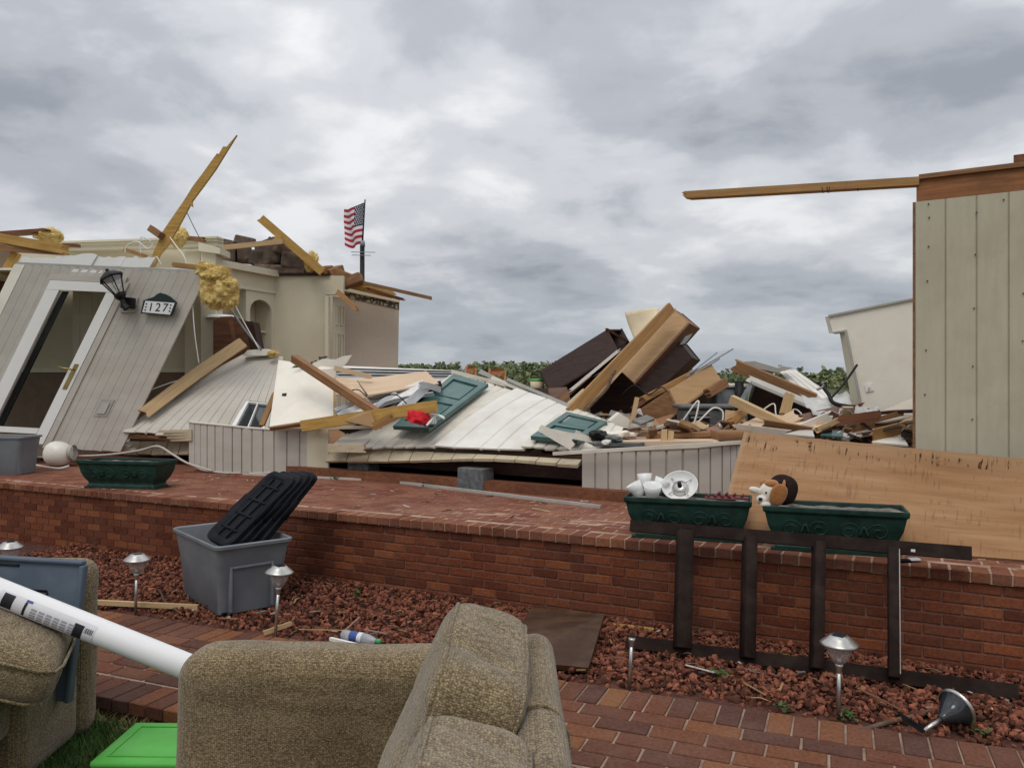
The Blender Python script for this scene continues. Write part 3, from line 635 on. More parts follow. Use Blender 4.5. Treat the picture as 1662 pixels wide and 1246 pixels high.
# far wood
def far_wood():
    V = []; Fc = []
    for i in range(2600):
        px = U(-900, 2600); Y = U(250, 430); x = (px - CX) / F * Y
        pines = px > 1150
        tgt = (623 - 606) if pines else (623 - 592 + 6 * sin((px - 650) / 110.0))
        top = CAMH + tgt / F * Y * U(.70, 1.0)
        if pines and R() < 0.28: top *= U(1.15, 1.5)
        w = (U(1.2, 2.2) if pines and R() < .6 else U(2.4, 4.6)); nl = 42
        for _ in range(nl):
            k = R() ** .8; zz = top * (0.12 + 0.88 * k)
            rr = w * sqrt(max(0.03, 1 - (2 * k - 0.85) ** 2 * .62)) * (1 - 0.55 * k) * 1.25
            a = U(0, 6.28); q = sqrt(R()) * rr; c = Vector((x + cos(a) * q, Y + sin(a) * q, zz)); s = U(.4, 1.15)
            u = Vector((U(-1, 1), U(-1, 1), U(-.6, .6))).normalized() * s; v = Vector((U(-1, 1), U(-.4, .4), U(-1, 1))).normalized() * s; o = len(V)
            V += [c - u, c + v * .8, c + u, c - v * .8]; Fc.append((o, o + 1, o + 2, o + 3))
        o = len(V); V += [(x - .18, Y, -.1), (x + .18, Y, -.1), (x, Y, top)]; Fc.append((o, o + 1, o + 2))
    tag(stuff(obj('far_wood', V, Fc, 'tree', M=Matrix.Identity(4))), 'distant green wood along the horizon behind the wreckage', 'trees')
far_wood()

# ------------------------------------------------------------------ house: floor, standing rooms
HA = Vector((-6.47, 11.8, 0)); HB = Vector((0.665, 7.47, 0)); HD = (HB - HA).normalized(); HN = Vector((-HD.y, HD.x, 0))
def hs(px, t=0.0):                       # depth of the house front line at a pixel column (offset t behind)
    k = (px - CX) / F; o = HA + HN * t; s = (k * o.y - o.x) / (HD.x - k * HD.y); return (o + HD * s).y
def hpt(px, z, t=0.0):
    Y = hs(px, t); return Vector(((px - CX) / F * Y, Y, z))
house = thing('ruined_house', 'roofless cream rooms left standing with cornice, bookcase and papered wall', 'house', (-6, 13, TZ))
FZ = 0.90
def hp(s, t): return HA + HN * t + HD * s
prism('floor', [hp(-4, .34), hp(14, .34), hp(14, 7), hp(-4, 7)], FZ - 0.13, FZ, 'wood_brown', house)
prism('rim_board', [hp(-4, .28), hp(14, .28), hp(14, .335), hp(-4, .335)], FZ - 0.15, FZ - 0.005, 'wood_dark', house)
prism('sill_beam', [hp(3.2, -.07), hp(11, -.07), hp(11, .09), hp(3.2, .09)], TZ - 0.004, TZ + 0.10, 'wood_red', house)
prism('crawlspace_shade', [hp(-4, 1.4), hp(14, 1.4), hp(14, 1.5), hp(-4, 1.5)], TZ, FZ - 0.13, 'black', house)  # black sheet stands in for the shade under the floor
for px in (772, 590, 420): 
    c = hpt(px, 0, 0.02 if px == 772 else .2); s0 = (c - HA).dot(HD); t0 = (c - HA).dot(HN)
    mb = MB(); ax = (HD, HN, Vector((0, 0, 1))); mb.obox((c.x, c.y, TZ + .11), ax, (.16, .1, .11)); 
    bevel(mb.build('foundation_block', 'cinder', house), .008)
def vwall(name, a, b, z0, z1, th, m):    # vertical wall between (px,Y) stations with top heights
    pa, pb = [Vector(((p - CX) / F * Y, Y, 0)) for p, Y in (a, b)]
    za, zb = (z1 if isinstance(z1, tuple) else (z1, z1))
    return slab(name, [Vector((pa.x, pa.y, z0)), Vector((pb.x, pb.y, z0)), Vector((pb.x, pb.y, zb)), Vector((pa.x, pa.y, za))], th, m, house)
def zy(py, Y): return CAMH - (py - CY) / F * Y
vwall('wall', (-120, 13.2), (338, 13.0), FZ, zy(404, 13), .12, 'cream')
vwall('wainscot', (-120, 13.17), (330, 12.97), FZ, zy(604, 13), .02, 'wainscot')
vwall('chair_rail', (-120, 13.15), (330, 12.95), zy(604, 13), zy(597, 13), .05, 'cream_trim')
for k, (y0, y1, d) in enumerate(((407, 400, .05), (400, 396, .1), (396, 393, .14))):
    vwall('cornice', (95, 13.05 - d), (352, 12.6 - d), zy(y0, 13), zy(y1, 13), .2, 'cream_trim')
slab('wall', [W(-160, 560, 11.9), W(-30, 560, 11.9), W(20, 395, 12.2), W(-160, 385, 12.2)], .1, 'wainscot', house)
# interior door with six recessed panels
def panel_door(q, parent, th=0.035, m='cream_trim', rows=((.06, .40), (.46, .72), (.78, .94))):
    d = slab('interior_door', q, th, m, parent); S = quad_surf(q)
    nrm = (S(1, 0) - S(0, 0)).cross(S(0, 1) - S(0, 0)).normalized(); nrm = -nrm if nrm.y > 0 else nrm
    for v0, v1 in rows:
        for u0, u1 in ((.12, .45), (.55, .88)):
            mb = MB()
            for (a, b, c, e) in ((u0, u1, v0, v0 + .012), (u0, u1, v1 - .012, v1), (u0, u0 + .05, v0 + .012, v1 - .012), (u1 - .05, u1, v0 + .012, v1 - .012)):
                p = [S(a, c), S(b, c), S(b, e), S(a, e)]; mb.add(p + [x + nrm * .014 for x in p], [(0, 1, 2, 3), (7, 6, 5, 4), (0, 4, 5, 1), (1, 5, 6, 2), (2, 6, 7, 3), (3, 7, 4, 0)])
            mb.build('panel_moulding', m, d)
    return d
panel_door([W(118, 680, 12.93), W(186, 680, 12.93), W(186, 463, 12.93), W(118, 463, 12.93)], house)
# pilaster at the end of the wall
slab('pilaster', [W(326, 690, 12.5), W(350, 690, 12.5), W(350, 404, 12.5), W(326, 404, 12.5)], .3, 'cream_trim', house)
slab('pilaster', [W(300, 690, 12.75), W(325, 690, 12.75), W(325, 408, 12.75), W(300, 408, 12.75)], .1, 'cream', house)
slab('pilaster_cap', [W(322, 407, 12.42), W(357, 412, 12.42), W(357, 402, 12.42), W(322, 393, 12.42)], .45, 'cream_trim', house)
# built-in bookcase wall
BA, BB = Vector(((350 - CX) / F * 12.9, 12.9, 0)), Vector(((446 - CX) / F * 14.2, 14.2, 0)); BD = (BB - BA); BL = BD.length; BD.normalize(); BN = Vector((-BD.y, BD.x, 0))
BN = BN if BN.y > 0 else -BN
def bk(name, u0, u1, z0, z1, t0, t1, m):
    p = [BA + BD * u0 * BL + BN * t0, BA + BD * u1 * BL + BN * t0, BA + BD * u1 * BL + BN * t1, BA + BD * u0 * BL + BN * t1]
    return prism(name, p, z0, z1, m, house)
ztop = 3.72
bk('frieze', 0, 1, 3.37, ztop, 0, .4, 'cream'); bk('cornice', 0, 1, ztop - .1, ztop + .01, -.1, -.002, 'cream_trim'); bk('moulding', 0, 1, 3.32, 3.37, -.03, .3, 'cream_trim')
bk('bookcase_back', 0, 1, FZ, 3.32, .38, .42, 'cream')
for u0, u1 in ((0, .07), (.49, .56), (.94, 1.0)): bk('bookcase_stile', u0, u1, FZ, 3.32, 0, .37, 'cream_trim')
for z in (1.5, 2.05, 2.62): bk('shelf', .07, .49, z, z + .035, .03, .37, 'cream_trim'); bk('shelf', .56, .94, z, z + .03, .12, .37, 'cream_trim')
arch = MB(); na = 12; pts = []
for i in range(na + 1):
    a = pi * i / na; u = .75 - .19 * cos(a); pts.append((u, 2.98 + .2 * sin(a)))
for (ua, za), (ub, zb) in zip(pts, pts[1:]):
    p = [BA + BD * ua * BL, BA + BD * ub * BL]; q = []
    for t in (0.0, .05):
        q += [p[0] + BN * t + Vector((0, 0, za)), p[1] + BN * t + Vector((0, 0, zb)), p[1] + BN * t + Vector((0, 0, 3.32)), p[0] + BN * t + Vector((0, 0, 3.32))]
    arch.add(q, [(0, 1, 2, 3), (7, 6, 5, 4), (0, 4, 5, 1), (1, 5, 6, 2), (2, 6, 7, 3), (3, 7, 4, 0)])
arch.build('bookcase_arch', 'cream_trim', house)
# broad wall with a broken doorway, inner hall door, papered wall
outline('wall', [(446, 700), (446, 447), (558, 447.5), (557, 478), (528, 478), (527, 700)], 14.2, .12, 'cream', house)
outline('top_plate', [(444, 447), (444, 444), (534, 444), (534, 447)], 14.15, .2, 'wood_dark', house)
outline('door_casing', [(527.5, 690), (527.5, 479), (533, 480), (533, 690)], 14.1, .14, 'cream_trim', house)
panel_door([W(541, 690, 14.3), W(560, 690, 14.9), W(560, 484, 14.9), W(543, 481, 14.3)], house)
slab('papered_wall', [W(553, 700, 15.0), W(644, 700, 15.4), W(648, 486, 15.4), W(555, 468, 15.0)], .12, 'paper', house)
slab('wallpaper_border', [W(554, 481, 14.985), W(648, 502, 15.385), W(648, 490, 15.385), W(555, 471, 14.985)], .008, 'border', house)
slab('top_plate', [W(553, 471, 14.93), W(649, 491, 15.33), W(649, 486, 15.33), W(553, 465, 14.93)], .2, 'cream_trim', house)
slab('hall_back_wall', [W(500, 700, 16.0), W(566, 700, 16.0), W(566, 474, 16.0), W(500, 474, 16.0)], .1, 'paper', house)
prism('ceiling', [W(-200, 0, 10.95), W(325, 0, 10.95), W(320, 0, 12.9), W(-200, 0, 13.1)], 3.28, 3.31, 'drywall', house)

# things on the wall tops
def chunk(name, px, py, Y, w, h, d, m, label, cat, group=None, rz=0.0, ry=0.0, hole=False):
    c = W(px, py, Y); vs = []
    mb = MB(); mb.box((-w / 2, -d / 2, -h / 2), (w / 2, d / 2, h / 2))
    o = mb.build(name, m, M=rot(c, U(-.1, .1), ry, rz))
    for v in o.data.vertices: v.co += Vector((U(-1, 1) * w * .09, U(-1, 1) * d * .06, U(-1, 1) * h * .1))
    bevel(o, min(w, h) * .14, 2); return tag(o, label, cat, group)
CB = 'rough brown chimney block tumbled on top of the cream wall'
for px, py, w, h, rz, ry in ((372, 412, .28, .34, .2, .05), (396, 411, .26, .34, .5, -.1), (437, 412, .48, .52, .1, -.2), (397, 391, .34, .14, .3, .1), (369, 395, .22, .13, .2, .2), (462, 403, .36, .28, .4, .35), (480, 424, .5, .3, .2, .12), (466, 426, .24, .24, .4, .1), (448, 396, .3, .12, .1, .5), (492, 436, .62, .12, .1, .12), (418, 420, .24, .3, .2, .2), (470, 441, .6, .14, .0, .02), (505, 441, .5, .14, .0, .02), (440, 438, .5, .14, .0, .02)):
    chunk('chimney_block', px, py, 14.4 + U(-.15, .2), w, h, .34, 'block', CB, 'block', 'tumbled chimney blocks', rz, ry)
plank('broken_rafter', (424, 355, 13.9), (523, 441, 13.9), .05, .145, 'pine_yellow', 'yellow pine rafter slanting up over the tumbled chimney blocks', 'beam', .03, .02)
plank('broken_rafter', (352, 403, 13.7), (458, 392, 13.7), .05, .085, 'pine_pale', 'pale pine board resting flat across the tumbled chimney blocks', 'board', .1, .02)
plank('broken_board', (440, 395, 13.8), (456, 384, 13.8), .05, .07, 'pine_yellow', 'short yellow board end crossing the slanting rafter', 'board', .03, .03)
plank('ceiling_joist', (556, 460, 14.6), (634, 478, 15.0), .2, .115, 'pine_yellow', 'yellow joist lying along the top of the papered wall', 'beam', .0, .1)
plank('fallen_batten', (590, 459, 14.3), (700, 484, 14.6), .06, .06, 'wood_brown', 'long thin dark batten sticking out past the papered wall', 'board', .0, .02)
plank('broken_board', (600, 470, 14.6), (650, 485, 15.0), .12, .05, 'wood_red', 'dark splintered board end under the joist on the papered wall', 'board', .1, .1)
plank('splintered_stud', (548, 474, 13.9), (575, 497, 13.8), .06, .09, 'pine', 'splintered stud end hanging in the broken doorway', 'board', .02, .14)
for i, (px, py, w) in enumerate(((542, 442, .3), (557, 447, .34), (571, 456, .4), (529, 440, .22))):
    chunk('roof_rubble_lump', px, py, 14.5, w, .18, .3, 'wood_brown', 'brown lump of torn roof wood between rafter and flag pole', 'rubble', 'brown roof lumps', U(0, 1), U(-.4, .4))
def fluff(name, px, py, Y, rx, rz, ry, label, parent=None, seed=0, amp=.28):
    bm = bmesh.new(); bmesh.ops.create_icosphere(bm, subdivisions=6 if rx > .2 else 5, radius=1)
    for v in bm.verts:
        n = v.co.normalized(); q = n * 1.6 + Vector((seed * 3.7, 0, 0)); d = 1 + amp * 1.5 * noise.noise(q) + amp * .6 * noise.noise(q * 2.6) + amp * .22 * noise.noise(q * 7) + amp * .35 * noise.noise(q * 25) + amp * .3 * noise.noise(q * 50)
        v.co = Vector((n.x * rx * d, n.y * ry * d, n.z * rz * d))
    vs = [v.co.copy() for v in bm.verts]; fs = [tuple(v.index for v in f.verts) for f in bm.faces]; bm.free()
    # loose glass fibres
    for _ in range(900):
        n = Vector((random.gauss(0, 1), random.gauss(0, 1), random.gauss(0, 1))).normalized(); p = Vector((n.x * rx, n.y * ry, n.z * rz)); t = Vector((U(-1, 1), U(-1, 1), U(-1, 1))) * .02
        o = len(vs); vs += [p * .9, p * .9 + t * .5, p * U(1.05, 1.24) + t * 2]; fs.append((o, o + 1, o + 2))
    return tag(obj(name, vs, fs, 'insul', parent, True, rot(W(px, py, Y))), label, 'insulation')
def torn_batt():
    vs = []; fs = []
    bm = bmesh.new(); bmesh.ops.create_icosphere(bm, subdivisions=5, radius=1); base = [v.co.copy() for v in bm.verts]; bf = [tuple(v.index for v in f.verts) for f in bm.faces]; bm.free()
    c0 = W(354, 463, 10.38)
    for k, (px, py, rx, rz, ry, rt) in enumerate(((350, 447, .17, .10, .12, -.35), (360, 466, .20, .15, .13, .5), (350, 478, .16, .19, .12, .15), (368, 482, .12, .16, .10, -.4), (335, 436, .11, .07, .09, .4), (343, 462, .13, .2, .1, .1), (372, 463, .1, .09, .09, 0))):
        c = W(px, py, 10.38 + U(-.05, .05)) - c0; o = len(vs); M = Matrix.Rotation(rt, 3, 'Y')
        for n in base:
            q = n * 1.4 + Vector((k * 5.1, 0, 0)); d = 1 + .35 * noise.noise(q) + .22 * noise.noise(q * 2.7) + .04 * noise.noise(q * 9) + .07 * noise.noise(q * 24) + .07 * noise.noise(q * 50); vs.append(M @ Vector((n.x * rx, n.y * ry, n.z * rz)) * d + c)
        fs += [tuple(i + o for i in f) for f in bf]
        for _ in range(2000):
            n = Vector((random.gauss(0, 1), random.gauss(0, 1), random.gauss(0, 1))).normalized(); p = M @ Vector((n.x * rx, n.y * ry, n.z * rz)); t = Vector((U(-1, 1), U(-1, 1), U(-1, 1))) * .013
            i = len(vs); vs += [c + p * .92, c + p * .92 + t * .6, c + p * U(1.0, 1.34) + t * 4]; fs.append((i, i + 1, i + 2))
    tag(obj('insulation_batt', vs, fs, 'insul', None, True, Matrix.Translation(c0)), 'large ragged clump of yellow insulation torn out of the leaning wall', 'insulation')
torn_batt()
fluff('insulation_batt', 337, 440, 10.4, .12, .1, .12, 'small tuft of yellow insulation above the large ragged clump', seed=5)
fluff('insulation_batt', 288, 384, 11.6, .13, .14, .12, 'yellow insulation tuft behind the tall splintered rafter', seed=2)
fluff('insulation_batt', 80, 383, 11.5, .17, .11, .15, 'yellow insulation stuffed under the dark roof board', seed=3)
fluff('insulation_batt', 443, 574, 11.3, .07, .045, .07, 'tiny yellow insulation scrap on top of the fallen siding sheet', seed=4)
fluff('insulation_batt', 505, 425, 14.1, .12, .16, .1, 'pale insulation fibres caught beside the slanting yellow rafter', seed=6)
outline('splintered_rafter', [(239, 433), (251, 405), (263, 377), (280, 352), (298, 326), (313, 302), (329, 281), (341, 264), (352, 249), (355, 250), (362, 238), (368, 238), (384, 219), (371, 240), (350, 274), (329, 303), (311, 327), (312, 336), (308, 333), (291, 365), (272, 398), (260, 412), (250, 433)], 10.95, .045, 'pine_yellow', label='tall splintered rafter pointing up at the sky above the leaning wall', cat='beam')
plank('rafter_block', (245, 371, 11.0), (262, 383, 10.9), .09, .09, 'wood_brown', 'short dark wood block nailed across the tall splintered rafter', 'board')
plank('roof_board', (8, 380, 11.6), (79, 375, 11.4), .2, .045, 'wood_red', 'dark red roof board on top of the broken eave', 'board', 0, .04)
plank('eave_beam', (-60, 376, 11.3), (104, 405, 10.9), .12, .13, 'pine_yellow', 'thick yellow eave beam above the leaning siding wall', 'beam', 0, .05)
plank('eave_board', (-60, 398, 11.2), (100, 408, 11.0), .1, .10, 'wood_brown', 'brown underside board below the thick yellow eave beam', 'board', 0, .05)
plank('corner_stud', (8, 446, 11.2), (27, 410, 11.2), .09, .1, 'pine_yellow', 'short yellow stud under the eave beam', 'board')
plank('broken_board', (104, 398, 11.5), (128, 399, 11.5), .1, .04, 'wood_red', 'small dark board scrap on the cornice end', 'board')
plank('broken_board', (295, 386, 11.8), (330, 389, 11.8), .1, .06, 'wood_brown', 'brown board lying on the cornice beside the pilaster', 'board', .02, .05)
plank('broken_board', (203, 405, 11.0), (236, 416, 11.0), .05, .05, 'pine', 'short pale board tilted behind the white torn trim', 'board', .03, .03)
plank('broken_board', (284, 430, 10.7), (320, 434, 10.7), .1, .06, 'pine', 'broken pine end lying on the top edge of the leaning wall', 'board', .03, .05)
tt = thing('torn_ceiling_strip', 'torn white ceiling strip lying along the top of the leaning wall', 'ceiling board', W(140, 432, 10.8))
for (x0, x1, ya, yb, lean) in ((30, 96, 417, 431, 6), (92, 148, 413, 431, 10), (146, 196, 416, 432, 8), (195, 243, 417, 434, 9)):
    n = 9; top = [(x0 + lean + (x1 - x0) * k / n, ya + U(-2.2, 2.2)) for k in range(n + 1)]
    outline('board', [(x0, yb)] + top + [(x1 - .6, yb)], 10.85 + U(-.03, .03), .02, 'white_paint', tt)
def wire(name, pts, r, m, label, cat='wire', group=None):
    P = [W(*p) for p in pts]; Q = []
    for i in range(len(P) - 1):
        p0, p1, p2, p3 = P[max(i - 1, 0)], P[i], P[i + 1], P[min(i + 2, len(P) - 1)]
        for k in range(6):
            t = k / 6; Q.append(0.5 * ((2 * p1) + (p2 - p0) * t + (2 * p0 - 5 * p1 + 4 * p2 - p3) * t * t + (3 * p1 - p0 - 3 * p2 + p3) * t ** 3))
    Q.append(P[-1]); return tag(MB().tube(Q, r, 6).build(name, m, smooth=True), label, cat, group)
WG = 'thin white wire hanging from the broken rafter top'
wire('loose_wire', [(203, 410, 10.9), (205, 400, 10.9), (222, 392, 10.9), (240, 404, 10.9), (248, 396, 10.9)], .008, 'white_paint', WG, 'wire', 'loose white wires')
wire('loose_wire', [(228, 412, 10.9), (229, 385, 10.9), (246, 392, 10.9)], .007, 'white_paint', WG, 'wire', 'loose white wires')
wire('loose_wire', [(276, 385, 10.9), (285, 398, 10.8), (298, 415, 10.7), (303, 432, 10.7)], .007, 'white_paint', WG, 'wire', 'loose white wires')
wire('loose_wire', [(250, 430, 10.8), (254, 417, 10.7), (262, 430, 10.7)], .007, 'white_paint', WG, 'wire', 'loose white wires')
wire('guy_wire', [(301, 340, 11.1), (314, 367, 11.4), (326, 390, 11.8)], .006, 'grey_metal', 'dark thin wire running from the splintered rafter to the cornice')
wire('cable', [(312, 486, 10.5), (316, 540, 10.5), (323, 590, 10.6)], .007, 'white_paint', 'thin white cable hanging down inside the gap by the pilaster')
wire('cable', [(246, 632, 10.7), (280, 620, 10.8), (310, 613, 10.9)], .007, 'white_paint', 'thin white cable stretched low across the dark gap')
wire('metal_rod', [(368, 492, 11.2), (395, 532, 11.3), (424, 567, 11.4)], .016, 'grey_metal', 'bent grey rod slanting down in front of the arched bookcase', 'rod')
wire('cable', [(377, 487, 11.2), (400, 530, 11.3), (421, 567, 11.3)], .008, 'white_paint', 'white cable beside the bent grey rod')
# tilted cabinet inside
cabt = thing('wooden_cabinet', 'toppled dark red-brown cabinet seen through the gap behind the pilaster', 'cabinet', W(380, 640, 12.2))
outline('back_panel', [(346, 640), (346, 520), (358, 514), (376, 513), (398, 520), (412, 530), (425, 575), (425, 640)], 12.3, .05, 'wood_mid', cabt)
outline('side_panel', [(398, 521), (411, 522), (424, 590), (412, 600)], 12.1, .3, 'wood_dark', cabt)
plank('crossbar', (374, 520, 12.15), (389, 585, 12.1), .04, .05, 'wood_mid', parent=cabt)
MB().lathe([(.25, 0), (.25, .02), (.2, .05), (0.001, .07)], W(360, 517, 12.6), 20).build('white_basin', 'white_paint', smooth=True)
tag(bpy.data.objects['white_basin'], 'upturned white basin behind the toppled brown cabinet', 'basin')
plank('leaning_stud', (238, 668, 10.5), (394, 556, 11.3), .045, .16, 'pine_pale', 'broad pale stud leaning up from the fallen siding into the room', 'beam', .1, .01, bend=.02)
plank('broken_board', (280, 640, 10.9), (390, 573, 11.8), .3, .03, 'wood_brown', 'dark floor board under the broad pale stud', 'board', .05, .05)

# ------------------------------------------------------------------ flag and pole
fp = thing('flag_pole', 'black pole with a United States flag and aerial rods above the ruined house', 'flag pole', W(587, 640, 16.0))
MB().tube([W(587.5, 720, 16), W(588, 398, 16)], [.052, .048], 12).build('pole_sleeve', 'black', fp, True)
MB().tube([W(588.5, 400, 16), W(589, 391, 16)], [.054, .04], 10).build('sleeve_cap', 'grey_metal', fp, True)
MB().tube([W(588, 398, 16), W(592.5, 324, 16)], [.018, .013], 8).build('pole', 'black', fp, True)
mb = MB()
for y, x0, x1 in ((409, 570, 609), (414, 571, 602)): mb.tube([W(x0, y, 15.93), W(x1, y + .6, 15.93)], .007, 6)
mb.build('aerial_rods', 'grey_metal', fp, True)
def flag():
    HT, HB_ = W(591.5, 329, 16), W(589.5, 396, 16); FT, FB = W(557, 341, 17.0), W(562, 402, 17.0)
    def S(u, v):                         # u from hoist to fly, v from top to bottom
        p = (HT * (1 - u) + FT * u) * (1 - v) + (HB_ * (1 - u) + FB * u) * v
        return p + Vector((.015 * sin(v * 5 + u * 4) * u + .03 * sin(u * 9 + v * 2.5) * u, .09 * sin(u * 8 + v * 2.2) * u, .05 * sin(u * 6.2 + 1) * u))
    nu, nv = 30, 26
    vs = [S(i / nu, j / nv) for j in range(nv + 1) for i in range(nu + 1)]; fs = []; mi = []
    for j in range(nv):
        for i in range(nu):
            a = j * (nu + 1) + i; fs.append((a, a + 1, a + nu + 2, a + nu + 1))
            st = j // 2; mi.append(2 if (i < nu * .42 and st < 7) else (st % 2))
    me = bpy.data.meshes.new('flag'); c = W(588, 396, 16); me.from_pydata([tuple(v - c) for v in vs], [], fs)
    for x in ('flag_red', 'flag_white', 'flag_blue'): me.materials.append(MATS[x])
    me.polygons.foreach_set('material_index', mi); me.polygons.foreach_set('use_smooth', [True] * len(fs)); me.update()
    o = link(bpy.data.objects.new('flag', me), Matrix.Translation(c), fp); mb = MB()
    for r in range(9):
        for k in range(6 if r % 2 == 0 else 5):
            u = (.42 / 12) * (1 + 2 * k + (r % 2)); v = (7 / 13 / 10) * (r + 1); p = S(u, v); e = 1e-3
            du = (S(u + e, v) - S(u, v)).normalized(); dv = (S(u, v + e) - S(u, v)).normalized(); n = du.cross(dv).normalized(); n = n if n.y < 0 else -n
            ring = [p + n * .008 + (du * cos(t * pi / 5 + pi / 2) + dv * sin(t * pi / 5 - pi / 2)) * (.026 if t % 2 == 0 else .011) for t in range(10)]
            mb.add(ring, [tuple(range(10))])
    mb.build('stars', 'flag_white', o, norm=False)
flag()

# ------------------------------------------------------------------ leaning siding wall with door, lantern and number plate
LWQ = [W(-112, 716, 10.75), W(196, 733, 10.55), W(338, 443, 10.45), W(28, 429, 10.6)]
LS = quad_surf(LWQ)
lw = thing('leaning_wall', 'racked beige siding wall leaning over with a white storm door frame', 'wall', LS(.5, 0))
DU0, DU1, DV0, DV1 = .215, .60, .035, .925
sheet('siding', LS, ribs(21, .016, .09), 10, 'siding', .03, lw, holes=((DU0, DU1, 0.0, DV1),), jb=.004)
def on(S, u, v, d): 
    e = 1e-3; n = (S(u + e, v) - S(u - e, v)).cross(S(u, v + e) - S(u, v - e)).normalized(); n = n if n.y < 0 else -n; return S(u, v) + n * d
def strip(name, S, u0, u1, v0, v1, d0, d1, m, parent):
    q = [on(S, u, v, d) for d in (d0, d1) for u, v in ((u0, v0), (u1, v0), (u1, v1), (u0, v1))]
    return MB().add(q, [(0, 1, 2, 3), (7, 6, 5, 4), (0, 4, 5, 1), (1, 5, 6, 2), (2, 6, 7, 3), (3, 7, 4, 0)]).build(name, m, parent)
df = strip('door_frame', LS, DU0 - .008, DU1 + .008, DV1 - .002, DV1 + .03, -.04, .03, 'siding', lw)
strip('side_casing', LS, DU1 - .004, DU1 + .03, 0, DV1, -.04, .028, 'siding', lw)
strip('side_casing', LS, DU0 - .02, DU0 + .004, 0, DV1, -.04, .028, 'siding', lw)
sd_ = strip('storm_door', LS, DU0 + .005, DU1 - .004, DV1 - .055, DV1 - .004, -.02, .035, 'white_paint', lw)
strip('door_stile', LS, DU0 + .005, DU0 + .075, .07, DV1 - .056, -.02, .035, 'white_paint', sd_)
strip('door_stile', LS, DU1 - .062, DU1 - .006, .02, DV1 - .056, -.02, .035, 'white_paint', sd_)
strip('bottom_rail', LS, DU0 + .005, DU1 - .066, .075, .105, -.02, .033, 'white_paint', sd_)
strip('glass_pane', LS, DU0 + .075, DU1 - .062, .105, DV1 - .056, .0, .004, 'glass', sd_)
strip('weather_bar', LS, DU0 + .08, DU0 + .11, .105, DV1 - .06, -.05, -.021, 'black', sd_)
strip('kick_sill', LS, DU0 - .02, DU1 - .006, .012, .068, -.03, .03, 'brass', lw)
strip('foam_edge', LS, -.012, .045, .55, 1.0, -.03, .016, 'drywall', lw)
strip('top_flashing', LS, -.01, 1.0, .992, 1.012, -.05, .012, 'vent_grey', lw)
strip('patch', LS, .30, .46, .972, .988, -.02, .012, 'white_paint', lw)
MB().tube([on(LS, DU1 - .033, .44, .04), on(LS, DU1 - .033, .44, .09), on(LS, DU1 - .08, .445, .09), on(LS, DU1 - .115, .452, .08)], .011, 8).build('door_handle', 'brass', lw, True)
strip('lock_plate', LS, DU1 - .043, DU1 - .022, .33, .47, .035, .045, 'brass', lw)
oc = strip('outlet_cover', LS, .775, .845, .19, .285, .003, .022, 'vent_grey', lw)
strip('outlet_flap', LS, .79, .83, .205, .265, .022, .034, 'siding', oc)
# number plate
def flat_to(S, u0, u1, v0, v1, d):
    o = on(S, u0, v0, d); x = on(S, u1, v0, d) - o; y = on(S, u0, v1, d) - o; return o, x, y
pc = W(259, 495, 10.40); ex = (LS(1, .8) - LS(0, .8)).normalized(); ny = Vector((0, -1, 0)); ny = (ny - ex * ny.dot(ex)).normalized(); ez = ny.cross(ex); ez = ez if ez.z > 0 else -ez
sk = (LS(.8, 1) - LS(.8, 0)).normalized() * .35
def pl(x, y, d): return pc + ex * x + (ez + Vector((sk.x, 0, 0))) * y + ny * d
def plate(name, pts, d0, d1, m, parent):
    n = len(pts); vs = [pl(x, y, d1) for x, y in pts] + [pl(x, y, d0) for x, y in pts]
    return fix_normals(obj(name, vs, [tuple(range(n)), tuple(reversed(range(n, 2 * n)))] + [(i, i + n, (i + 1) % n + n, (i + 1) % n) for i in range(n)], m, parent))
hn = plate('number_sign', [(-.225, -.12), (.19, -.135), (.225, .045), (.12, .115), (.05, .145), (-.02, .16), (-.06, .14), (-.10, .10), (-.225, .05)], -.02, .012, 'sign_green', lw)
plate('sign_face', [(-.205, -.105), (.175, -.12), (.205, .035), (-.195, .045)], .012, .016, 'sign_white', hn)
def text_mesh(s, size):
    cu = bpy.data.curves.new('txt', 'FONT'); cu.body = s; cu.size = size; cu.align_x = 'CENTER'; cu.align_y = 'CENTER'; cu.space_character = 1.25
    to = bpy.data.objects.new('txt', cu); COL.objects.link(to); dg = bpy.context.evaluated_depsgraph_get(); me = to.evaluated_get(dg).to_mesh()
    vs = [v.co.copy() for v in me.vertices]; fs = [tuple(p.vertices) for p in me.polygons]; bpy.data.objects.remove(to); return vs, fs
tv, tf = text_mesh('127', .155)
obj('number_lettering', [pl(v.x - .005, v.y - .037, .019) for v in tv], tf, 'ink', hn)
for sx in (-1, 1):
    mb = MB()
    for k in range(3): mb.add([pl(sx * (.165) + a * .014 - .005, -.07 + k * .04 + b * .013 - .005, .019) for a, b in ((-1, 0), (0, -1), (1, 0), (0, 1))], [(0, 1, 2, 3)])
    mb.build('sign_ornament', 'ink', hn, norm=False)
